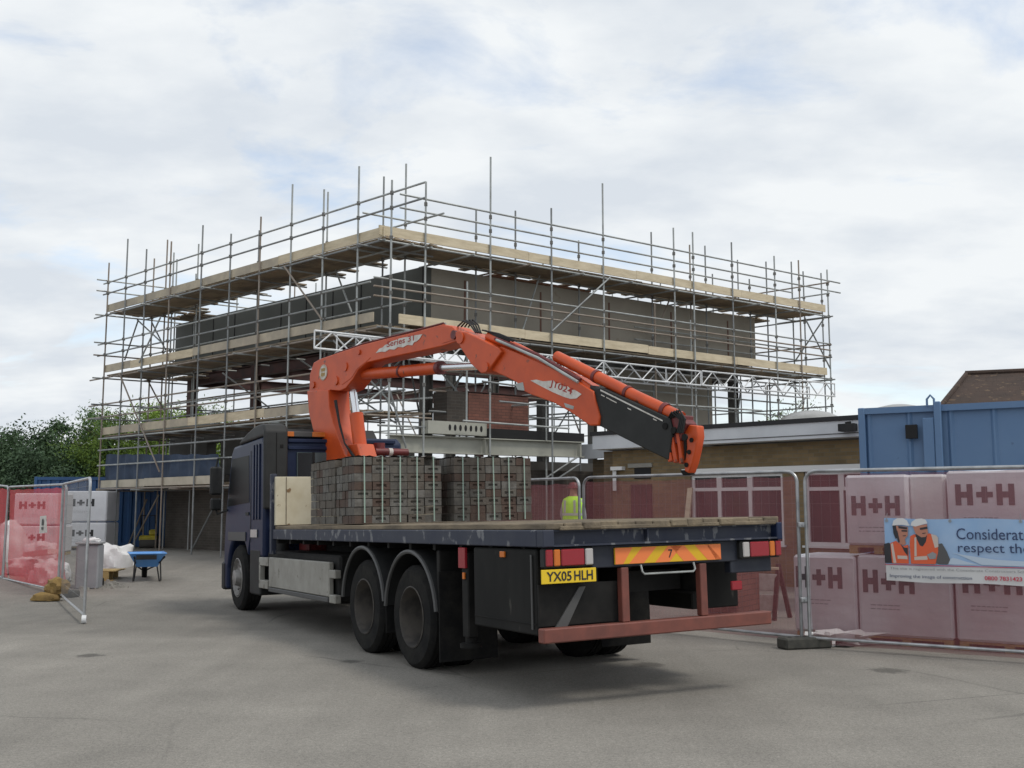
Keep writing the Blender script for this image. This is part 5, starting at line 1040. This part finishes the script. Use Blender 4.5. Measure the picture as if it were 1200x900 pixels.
mb = MB(); a, b = ob(1037, 661.2, .013), ob(1215, 661.2, .013); b.z = a.z; mb.bar(a, b, .001, .008); mb.build('red_rule', K['rd'], ban, True, False)
# ------------------------------------------------------------------ wrapped packs of white blocks
def block_pack(label, A, d, L, dep, z0, z1, logo=None, m='block_wrap', group='wrapped block packs', pallet=True, dark=None):
    """A: front left corner on the ground plan, d: direction along the front"""
    d = Vector((d.x, d.y)).normalized(); e = thing('block_pack', label, 'block pack', (A.x, A.y, z0), (0, 0, math.atan2(d.y, d.x)), group); h = z1-z0; zb = .1 if pallet else .0
    mb = MB(); nx, nz, dd = 14, 10, 6; bulge = lambda u, v: .012*math.sin(u*9+v*5+A.x*7)+.008*math.sin(u*23+A.y)
    mb.bbox(0, L, 0.0, dep, zb+.002, h, .03); part(mb, 'wrap', M[m], e)
    if pallet:
        mb = MB(); mb.box(.02, L-.02, .02, dep-.02, .075, .1)
        for x in (.02, L/2-.05, L-.12): mb.box(x, x+.1, .02, dep-.02, .0, .075)
        part(mb, 'pallet', M['pallet_wood'], e, False)
    if logo:
        x0, w_, zc, hh = logo; mb = MB(); hh_logo(mb, (x0, -.001, zc), (1, 0, 0), (0, 0, 1), (0, -1, 0), w_, hh); part(mb, 'printed_logo', dark or M['logo_dark'], e, False)
        mb = MB()
        for k in range(2):
            xx = x0+.08
            while xx < x0+w_*.7: ww = .02+.05*rng.random(); mb.box(xx, xx+ww, -.002, -.0005, zc-.15-k*.045, zc-.138-k*.045); xx += ww+.012
        o = part(mb, 'small_print', M['grey_print'], e, False); o['kind'] = 'stuff'
    return e
G0 = PA2+Vector((-bn.x, -bn.y))*.75                        # stack front line, behind the fence
def og(px, off=0): a = G0-Vector(bn[:2])*off; p = vpl(px, 650, a, a+pdir); return (Vector(p[:2])-G0).dot(pdir)
def gp(k, off=0): return G0+pdir*k-Vector(bn[:2])*off
def zat(px, py): return vpl(px, py, G0, G0+pdir).z
def bp_(label, x0, x1, zb, zt, logo_px, off=0.0, m='block_wrap', pallet=True):
    k0, k1 = og(x0, off), og(x1, off); lg = None
    if logo_px: a, b, yt, yb = logo_px; lg = (og(a, off)-k0, og(b, off)-og(a, off), zat((a+b)/2, yb)-zb, zat((a+b)/2, yt)-zat((a+b)/2, yb))
    return block_pack(label, gp(k0, off), pdir, k1-k0, 1.0, zb, zt, lg, m, pallet=pallet)
z_mid = zat(1058, 651); z_top = zat(1050, 556)
bp_('lower wrapped block pack beside the fence posts, its logo cut by the posts', 929, 1002, 0, z_mid-.02, (932, 986, 664, 689))
bp_('lower wrapped block pack under the left end of the banner', 1004, 1114, 0, z_mid, (1010, 1070, 668, 695)); bp_('lower wrapped block pack at the right picture edge beneath the banner', 1117, 1240, 0, z_mid+.01, (1126, 1196, 669, 696))
bp_('upper wrapped block pack just right of the white window', 993, 1066, z_mid+.01, z_top, (1000, 1057, 581, 604)); bp_('upper pale ridged pack without a logo between two printed packs', 1068, 1111, z_mid+.03, z_top-.0, None, .12, 'block_grid'); bp_('upper wrapped block pack at the right picture edge above the banner', 1113, 1240, z_mid+.02, zat(1160, 551), (1123, 1193, 567, 592))
mb = MB(); 
tag(lump('torn_wrap', M['bag_white'], (*gp(og(985))-Vector(bn[:2])*-.30, 0), .35, .16, .10, 11, .5), 'crumpled white wrapping on the ground below the lower block packs', 'wrapping')
# brick pack and trestle behind the net, right of the truck
bq = gnd(828, 733); rbp = thing('brick_pack', 'red brick pack on the ground behind the net beside the truck tail', 'brick pack', (bq.x, bq.y+.4, 0), (0, 0, R(-33)))
mb = MB(); mb.bbox(0, .55, 0, .9, .02, .95, .02); part(mb, 'bricks', M['bk_red'], rbp); mb = MB(); mb.bbox(-.01, .56, -.01, .91, .952, .99, .01); part(mb, 'top_sheet', M['decal'], rbp)
tq = gnd(872, 728); tz = thing('folding_trestle', 'pale boarded trestle barrier with dark legs behind the net beside the fence posts', 'trestle', (tq.x, tq.y+.45, 0), (0, 0, R(-30)))
pbox('board', M['decal'], 0, .62, 0, .03, .42, .66, .006, tz); pbox('board', M['timber'], -.02, .64, -.005, .028, .72, .76, .004, tz); pbox('lower_rail', M['decal'], 0, .6, 0, .03, .08, .36, .006, tz)
mb = MB(); mb.bar((.58, -.1, 0), (.62, .05, .80), .06, .04); mb.bar((.66, .45, 0), (.62, .05, .80), .06, .04); mb.bar((.0, -.12, 0), (.03, .05, .80), .05, .04); mb.bar((.0, .45, 0), (.03, .05, .80), .05, .04); part(mb, 'leg', M['oxide'], tz, False)
# a grey bin behind the tail and pale boards behind the net
# ------------------------------------------------------------------ worker behind the fence
def person(label, p, z0, face):
    e = thing('person', label, 'person', (p.x, p.y, z0), (0, 0, face))
    J = dict(pel=(0, 0, .96), sp=(0, .01, 1.15), ch=(0, .015, 1.36), nk=(0, .0, 1.53), hd=(0, -.02, 1.62), top=(0, -.01, 1.76))
    V = [J['pel'], J['sp'], J['ch'], J['nk'], J['hd'], J['top']]; Rd = [(.17, .12), (.16, .115), (.185, .125), (.062, .062), (.078, .092), (.062, .075)]; Ed = [(0, 1), (1, 2), (2, 3), (3, 4), (4, 5)]
    for s_ in (-1, 1):
        b = len(V); V += [(s_*.10, 0, .86), (s_*.11, -.01, .50), (s_*.115, .015, .09), (s_*.125, -.16, .035)]; Rd += [(.095, .095), (.06, .065), (.045, .045), (.045, .03)]; Ed += [(0, b), (b, b+1), (b+1, b+2), (b+2, b+3)]
        b = len(V); V += [(s_*.19, .01, 1.42), (s_*.25, .02, 1.15), (s_*.22, -.10, .93), (s_*.20, -.16, .86)]; Rd += [(.06, .06), (.045, .045), (.034, .034), (.034, .022)]; Ed += [(2, b), (b, b+1), (b+1, b+2), (b+2, b+3)]
        h = len(V)-1
        for f in range(4): k = len(V); V += [(s_*.19+(f-1.5)*.018, -.19, .83), (s_*.185+(f-1.5)*.017, -.20, .79-.004*abs(f-1))]; Rd += [(.010, .010), (.008, .008)]; Ed += [(h, k), (k, k+1)]
        k = len(V); V += [(s_*.16, -.18, .855), (s_*.15, -.20, .83)]; Rd += [(.011, .011), (.009, .009)]; Ed += [(h, k), (k, k+1)]
    me = bpy.data.meshes.new('person_body'); me.from_pydata(V, Ed, []); o = bpy.data.objects.new('body', me); col.objects.link(o); o.parent = e
    md = o.modifiers.new('skin', 'SKIN'); md.use_smooth_shade = True
    for i, sv in enumerate(me.skin_vertices[0].data): sv.radius = Rd[i]; sv.use_root = (i == 0)
    o.modifiers.new('sub', 'SUBSURF').render_levels = 2
    m = bpy.data.materials.new('worker_body'); m.use_nodes = True; t = m.node_tree; co = t.nodes.new('ShaderNodeTexCoord'); s3 = t.nodes.new('ShaderNodeSeparateXYZ'); t.links.new(co.outputs['Object'], s3.inputs[0])
    rp = t.nodes.new('ShaderNodeValToRGB'); rp.color_ramp.interpolation = 'CONSTANT'; el = rp.color_ramp.elements; el[0].position = 0; el[0].color = (.03, .025, .02, 1); el[1].position = .05; el[1].color = (.33, .32, .31, 1)
    q = el.new(.52); q.color = (.36, .37, .39, 1); q = el.new(.795); q.color = (.45, .24, .16, 1)
    dv = t.nodes.new('ShaderNodeMath'); dv.operation = 'DIVIDE'; dv.inputs[1].default_value = 1.9; t.links.new(s3.outputs[2], dv.inputs[0]); t.links.new(dv.outputs[0], rp.inputs[0]); t.links.new(rp.outputs[0], t.nodes['Principled BSDF'].inputs['Base Color']); me.materials.append(m)
    mb = MB(); n = 24; vs = []; rings = [(.84, .225, .165), (1.0, .222, .165), (1.2, .218, .165), (1.38, .235, .165), (1.47, .20, .13), (1.52, .10, .09)]
    for z, a, b in rings: vs += [(a*math.cos(2*math.pi*k/n), .012+b*math.sin(2*math.pi*k/n), z) for k in range(n)]
    mb.add(vs, [(i*n+k, i*n+(k+1) % n, (i+1)*n+(k+1) % n, (i+1)*n+k) for i in range(len(rings)-1) for k in range(n)]); vest = part(mb, 'high_vis_vest', M['hivis'], e)
    mb = MB()
    for z in (1.0, 1.14): mb.add([(.228*math.cos(2*math.pi*k/n), .012+.171*math.sin(2*math.pi*k/n), zz) for zz in (z, z+.05) for k in range(n)], [(k, (k+1) % n, n+(k+1) % n, n+k) for k in range(n)])
    part(mb, 'reflective_band', M['hivis_tape'], vest)
    mb = MB(); 
    for x in (-.11, .11):
        for y in (-1, 1): mb.bar((x, .012+y*.155, 1.2), (x*.95, .012+y*.15, 1.44), .05, .004, (0, 1, 0))
    part(mb, 'shoulder_band', M['hivis_tape'], vest)
    mb = MB(); mb.lathe((0, -.015, 1.68), (0, 0, 1), [(0, .14), (.005, .145), (.02, .118), (.07, .105), (.11, .07), (.125, 0)], 24); part(mb, 'hard_hat', M['crane_dark'], e)
    mb = MB(); mb.tube([(-.03, -.105, 1.645), (-.03, -.112, 1.645)], .012, 8); mb.tube([(.03, -.105, 1.645), (.03, -.112, 1.645)], .012, 8); part(mb, 'eyes', M['ink'], e)
    mb = MB(); mb.add([(-.014, -.10, 1.615), (.014, -.10, 1.615), (0, -.13, 1.612), (0, -.105, 1.645)], [(0, 1, 2), (0, 2, 3), (1, 3, 2), (0, 3, 1)]); part(mb, 'nose', M['skin'], e)
    return e
wp = at(672, 600, 21.0)
mb = MB(); mb.bbox(wp.x-1.4, wp.x+1.0, wp.y-.8, wp.y+1.4, 0, .34, .02); tag(mb.build('concrete_plinth', M['concrete']), 'low concrete plinth under the worker in the high visibility vest', 'plinth')
person('worker in a bright yellow high visibility vest standing behind the red netting', wp, .34, R(150))
# ------------------------------------------------------------------ things in the yard at left
def yard_pack(label, px0, px1, Y, z0, z1, logo=True, rz=0.0):
    a, b = at(px0, 600, Y), at(px1, 600, Y); L = (b-a).length; h = z1-z0
    return block_pack(label, Vector((a.x, a.y)), Vector((math.cos(rz), math.sin(rz))), L, 1.0, z0, z1, (L*.12, L*.6, h*.50, h*.24) if logo else None, group='wrapped block packs', pallet=z0 < .5, dark=M['ink'])
g_ = gz(0, 31)
yard_pack('lower white block pack behind the open mesh panel', 73, 125, 31, g_, g_+.80); yard_pack('upper white block pack with black print behind the open mesh panel', 72, 125, 31, g_+.83, g_+1.72)
yard_pack('lower block pack behind the left red netting', 18, 68, 28, gz(0, 28), gz(0, 28)+.80); yard_pack('upper block pack behind the left red netting', 16, 67, 28, gz(0, 28)+.83, gz(0, 28)+1.66)
def heap(px, py, w, h, label, seed, m='bag_white', name='bulk_bag', cat='bag', group='slumped bulk bags', dep=.8):
    p = gg(px, py); return tag(lump(name, M[m], (p.x, p.y+dep*.4, p.z-.01), w/2, dep/2, h*.62, seed, .10, .62, 30, 2.7), label, cat, group)
heap(124, 667, .95, .66, 'big white bulk bag slumped between the fence and the blue wheelbarrow', 21); heap(146, 664, .55, .36, 'small white sack leaning on the big bag beside the wheelbarrow', 22); heap(107, 664, .6, .55, 'white sack just behind the end post of the open mesh panel', 25)
def heap2(px, off, w, h, label, seed, dep=.7):
    p = on_line(LA, LB, px, 660, -off); z = gz(p.x, p.y); return tag(lump('bulk_bag', M['bag_white'], (p.x, p.y, z-.01), w/2, dep/2, h*.62, seed, .10, .62, 36, 2.5, R(-48)), label, 'bag', 'slumped bulk bags')
heap2(60, .62, .9, .5, 'lumpy white bag of rubble behind the left netting beside the sandbags', 31); heap2(32, .65, 1.1, .42, 'white rubble bag behind the left netting below the white foam board', 33); heap2(46, 1.5, 1.2, .62, 'white sack on the far side of the rubble bags behind the left netting', 35)
heap2(12, 1.1, .8, 1.15, 'tall pale sack behind the netting at the far left edge', 37)
mb = MB(); p = on_line(LA, LB, 48, 664, -.7); mb.bar(Vector((p.x-.45, p.y+.45, .62)), Vector((p.x+.45, p.y-.4, .72)), .3, .1); tag(mb.build('foam_sheet', M['decal'], smooth=False), 'white foam board lying over the rubble bags behind the left netting', 'board')
# timber pallet
pp = gg(115, 681); pe = thing('timber_pallet', 'yellowish timber pallet on the ground under the white bulk bag', 'pallet', (pp.x, pp.y, pp.z), (0, 0, R(6)))
for y in (0, .35, .7): pbox('runner', M['pallet_wood'], -.28, .30, y, y+.09, 0, .02, .003, pe); pbox('spacer', M['pallet_wood'], -.2, .2, y, y+.09, .02, .19, .004, pe)
mb = MB(); 
for i in range(6): mb.bbox(-.32+i*.112, -.32+i*.112+.1, 0, .8, .192, .215, .003)
o = part(mb, 'deck_boards', M['pallet_wood'], pe)
# grey stillage behind the open panel
bp0 = gg(82, 692); gb = thing('grey_bin', 'tall grey plastic bin behind the open mesh panel', 'bin', (bp0.x, bp0.y+.2, bp0.z), (0, 0, R(10)))
pbox('body', mat('grey_bin_plastic', (.30, .31, .33), .6, 0, (.24, .25, .27), 3), 0, .42, 0, .5, 0, .86, .03, gb); pbox('lid', mat('grey_bin_lid', (.33, .34, .35), .5), -.02, .44, -.03, .52, .865, .91, .012, gb)
mb = MB(); mb.tube([(.0, .54, .1), (.42, .54, .1)], .09, 14); part(mb, 'wheel', M['rubber'], gb)
tag(lump('white_sack', M['bag_white'], (bp0.x+.2, bp0.y+.45, bp0.z+.90), .17, .13, .06, 41, .1, .5), 'white sack lying on the grey bin lid', 'sack')
# wheelbarrow seen from its handle end
wb0 = gg(172, 682); wb = thing('wheelbarrow', 'blue wheelbarrow standing alone on the asphalt left of the truck cab', 'wheelbarrow', (wb0.x, wb0.y, wb0.z), (0, 0, R(22)))
mb = MB(); rin = lambda z, x, y0, y1: [(-x, y0, z), (x, y0, z), (x, y1, z), (-x, y1, z)]
lo_, hi_ = rin(.30, .20, .12, .62), rin(.58, .36, -.10, .95); li, hj = rin(.315, .19, .13, .61), rin(.58, .345, -.085, .935)
mb.add(lo_+hi_+li+hj, [(0, 3, 2, 1), (0, 1, 5, 4), (1, 2, 6, 5), (2, 3, 7, 6), (3, 0, 4, 7), (8, 9, 10, 11), (9, 8, 12, 13), (10, 9, 13, 14), (11, 10, 14, 15), (8, 11, 15, 12), (4, 5, 13, 12), (5, 6, 14, 13), (6, 7, 15, 14), (7, 4, 12, 15)])
mb.tube([(-.36, -.10, .58), (.36, -.10, .58), (.36, .95, .58), (-.36, .95, .58), (-.36, -.10, .58)], .013, 6); part(mb, 'tray', M['barrow_blue'], wb)
pbox('tray_plate', M['black_plastic'], -.23, .17, -.10, -.07, .46, .55, .004, wb)
for x in (-1, 1):
    mb = MB(); mb.tube([(x*.28, -.55, .52), (x*.25, -.1, .42), (x*.16, .6, .28), (x*.06, 1.05, .2)], .016, 7); part(mb, 'handle_tube', M['black_plastic'], wb)
    mb = MB(); mb.tube([(x*.25, -.02, .40), (x*.27, -.06, .03), (x*.25, .14, .02), (x*.2, .3, .34)], .015, 7); part(mb, 'leg', M['black_plastic'], wb)
    mb = MB(); mb.tube([(x*.285, -.62, .53), (x*.275, -.48, .505)], .022, 8); part(mb, 'grip', M['rubber'], wb)
mb = MB(); mb.lathe((0, 1.05, .19), (1, 0, 0), [(-.04, .1), (-.05, .16), (-.03, .19), (.03, .19), (.05, .16), (.04, .1)], 20); mb.lathe((0, 1.05, .19), (1, 0, 0), [(-.03, .02), (-.02, .1), (.02, .1), (.03, .02)], 12); part(mb, 'wheel', M['rubber'], wb)
# small yellow roller under the scaffold
rp_ = at(176, 600, 33); rl = thing('pedestrian_roller', 'small yellow roller parked under the scaffold beside the dark brick wall', 'roller', (rp_.x, rp_.y, gz(0, 31)), (0, 0, R(15)))
for y in (-.22, .22):
    mb = MB(); mb.lathe((0, y, .14), (1, 0, 0), [(-.26, 0), (-.26, .13), (-.25, .14), (.25, .14), (.26, .13), (.26, 0)], 24); part(mb, 'drum', M['concrete_dark'], rl)
pbox('body', M['yellow_paint'], -.28, .24, -.3, .3, .20, .38, .04, rl); pbox('engine_cover', M['yellow_paint'], .0, .22, -.2, .2, .382, .56, .04, rl); mb = MB(); mb.tube([(-.2, -.3, .5), (-.2, -.8, 1.0), (.2, -.8, 1.0), (.2, -.3, .5)], .018, 7); part(mb, 'handle', M['black_plastic'], rl)

# ------------------------------------------------------------------ trees
def tree(name, label, x, y, h, rx, rz, zc, leaf, size=.26, ncl=70, nl=70, seed=1, droop=0.0, group=None, spread=.34, trunk_r=.2):
    r_ = np.random.default_rng(seed); z0 = gz(x, y); e = thing(name, label, 'tree', (x, y, z0), (0, 0, 0), group)
    cen = []
    while len(cen) < ncl:
        d = r_.normal(size=3); d /= np.linalg.norm(d); rr = r_.random()**.45; lob = 1+.22*math.sin(d[0]*3+seed)*math.cos(d[1]*2.3+seed*2)+.15*math.sin(d[2]*5+seed)
        p = d*rr*lob*np.array([rx, rx*.9, rz]); p[2] += zc
        if p[2] > h*.12: cen.append(p)
    cen = np.array(cen); mb = MB(); top = zc+rz*.5
    tp = [(0, 0, -.05), (.03*h*.3, .0, zc*.45), (-.02*h*.3, .02, zc*.9), (.05, 0, top)]; mb.tube(tp, [trunk_r, trunk_r*.75, trunk_r*.45, trunk_r*.15], 9); trk = part(mb, 'trunk', M['bark'], e)
    mb = MB()
    for i in range(0, ncl, 3):
        c = cen[i]; t = min(.95, max(.3, (c[2]-.25*rx)/top)); a = np.array([0, 0, top*t*.9]); m_ = (a+c)/2+np.array([0, 0, .1*rx]); mb.tube([a, m_, c], [trunk_r*.3, trunk_r*.18, .015], 5)
    part(mb, 'limb', M['bark'], trk)
    V = []; Fc = []; Mi = []
    for ci, c in enumerate(cen):
        s = spread*rx*(.55+.75*r_.random()); n = int(nl*(.6+.8*r_.random())); off = r_.normal(size=(n, 3))*s*.5*np.array([1, 1, .8]); off[:, 2] -= droop*np.abs(r_.normal(size=n))*s
        P = c+off; A = r_.normal(size=(n, 3)); A[:, 2] -= droop*1.5; A /= np.linalg.norm(A, axis=1)[:, None]; B = np.cross(A, r_.normal(size=(n, 3))); B /= np.linalg.norm(B, axis=1)[:, None]+1e-9
        ls = size*(.6+.8*r_.random((n, 1))); wv_ = .45 if not droop else .28
        q = np.stack([P-A*ls*.5, P+B*ls*wv_*.5, P+A*ls*.5, P-B*ls*wv_*.5], 1).reshape(-1, 3); b0 = len(V)*1
        V.append(q); Mi += [int(r_.integers(0, 10) > 6) if len(leaf) > 1 else 0]*n
    V = np.concatenate(V); nf = len(V)//4; me = bpy.data.meshes.new('crown'); me.vertices.add(len(V)); me.vertices.foreach_set('co', V.ravel()); me.loops.add(nf*4); me.loops.foreach_set('vertex_index', np.arange(nf*4)); me.polygons.add(nf); me.polygons.foreach_set('loop_start', np.arange(nf)*4)
    for k in leaf: me.materials.append(M[k])
    me.polygons.foreach_set('material_index', Mi); me.update(); o = bpy.data.objects.new('crown', me); col.objects.link(o); o.parent = e; return e
T_ = lambda px, Y: at(px, 600, Y).x
for (px, Y, h, rx, rz, zc, leaf, sd, lab) in (
    (-20, 52, 6.6, 2.6, 2.6, 3.4, ('leaf_deep', 'leaf_dark'), 1, 'dark green tree at the left picture edge beyond the yard'),
    (22, 50, 6.3, 2.3, 2.5, 3.3, ('leaf_dark', 'leaf_deep'), 2, 'dark rounded tree above the deep blue container at far left'),
    (62, 56, 6.6, 2.2, 2.6, 3.5, ('leaf_dark', 'leaf_mid'), 3, 'loose dark tree with sky gaps between the far left trees and the scaffold'),
    (98, 54, 6.2, 2.0, 2.5, 3.4, ('leaf_deep', 'leaf_dark'), 4, 'dark narrow tree just left of the scaffold end'),
    (48, 46, 4.6, 2.2, 1.7, 2.3, ('leaf_deep', 'leaf_dark'), 5, 'low dark bush behind the left netting'),
    (-75, 56, 7.0, 3.2, 2.8, 3.6, ('leaf_dark', 'leaf_deep'), 6, 'tree outside the left picture edge')):
    tree('broadleaf_tree', lab, T_(px, Y), Y, h*.9, rx, rz*.9, zc*.88, leaf, .17, 120, 170, sd, spread=.27, group='dark trees beyond the yard')
for (px, Y, h, rx, rz, zc, leaf, sd, lab, sz) in (
    (118, 47, 6.4, 2.0, 2.3, 3.4, ('leaf_olive', 'leaf_mid'), 11, 'yellow green tree seen through the left end of the scaffold', .26),
    (172, 49, 7.0, 2.6, 2.5, 4.0, ('leaf_lime', 'leaf_olive'), 12, 'bright lime green tree rising behind the left scaffold lifts', .28),
    (225, 52, 7.1, 2.3, 2.4, 4.2, ('leaf_lime', 'leaf_olive'), 13, 'lime green tree behind the dark steel columns of the building', .28),
    (350, 60, 7.4, 3.2, 2.4, 4.6, ('leaf_lime', 'leaf_mid'), 14, 'green tree seen between the scaffold tubes left of the crane column', .28)):
    tree('willow_tree', lab, T_(px, Y), Y, h, rx, rz, zc, leaf, sz*.62, 105, 150, sd, .35, spread=.27, group='bright green trees behind the scaffold')
tree('birch_tree', 'pale thin leaved birch behind the right end of the scaffold', T_(930, 46), 46, 6.6, 1.5, 1.6, 4.6, ('leaf_pale', 'leaf_olive'), .16, 60, 30, 21, .2, spread=.42, trunk_r=.08)

mb = MB(); r_ = np.random.default_rng(5)
for k in range(260):
    u, w_ = r_.random()*3.4, .25+r_.random()*1.3; p = Vector((*(LA+ld*u), 0))+Vector((-ld.y, ld.x, 0))*w_; q = .015+.05*r_.random()**3; z = gz(p.x, p.y)
    a = r_.random()*3; c_, s_ = math.cos(a)*q, math.sin(a)*q; mb.hexa([(p.x-c_, p.y-s_, z), (p.x+s_, p.y-c_, z), (p.x+c_, p.y+s_, z), (p.x-s_, p.y+c_, z), (p.x-c_*.6, p.y-s_*.7, z+q), (p.x+s_*.7, p.y-c_*.6, z+q*.8), (p.x+c_*.5, p.y+s_*.6, z+q*.9), (p.x-s_*.6, p.y+c_*.5, z+q)])
tag(mb.build('rubble', M['concrete'], smooth=False), 'scattered pale rubble behind the left netting', 'rubble', kind='stuff')
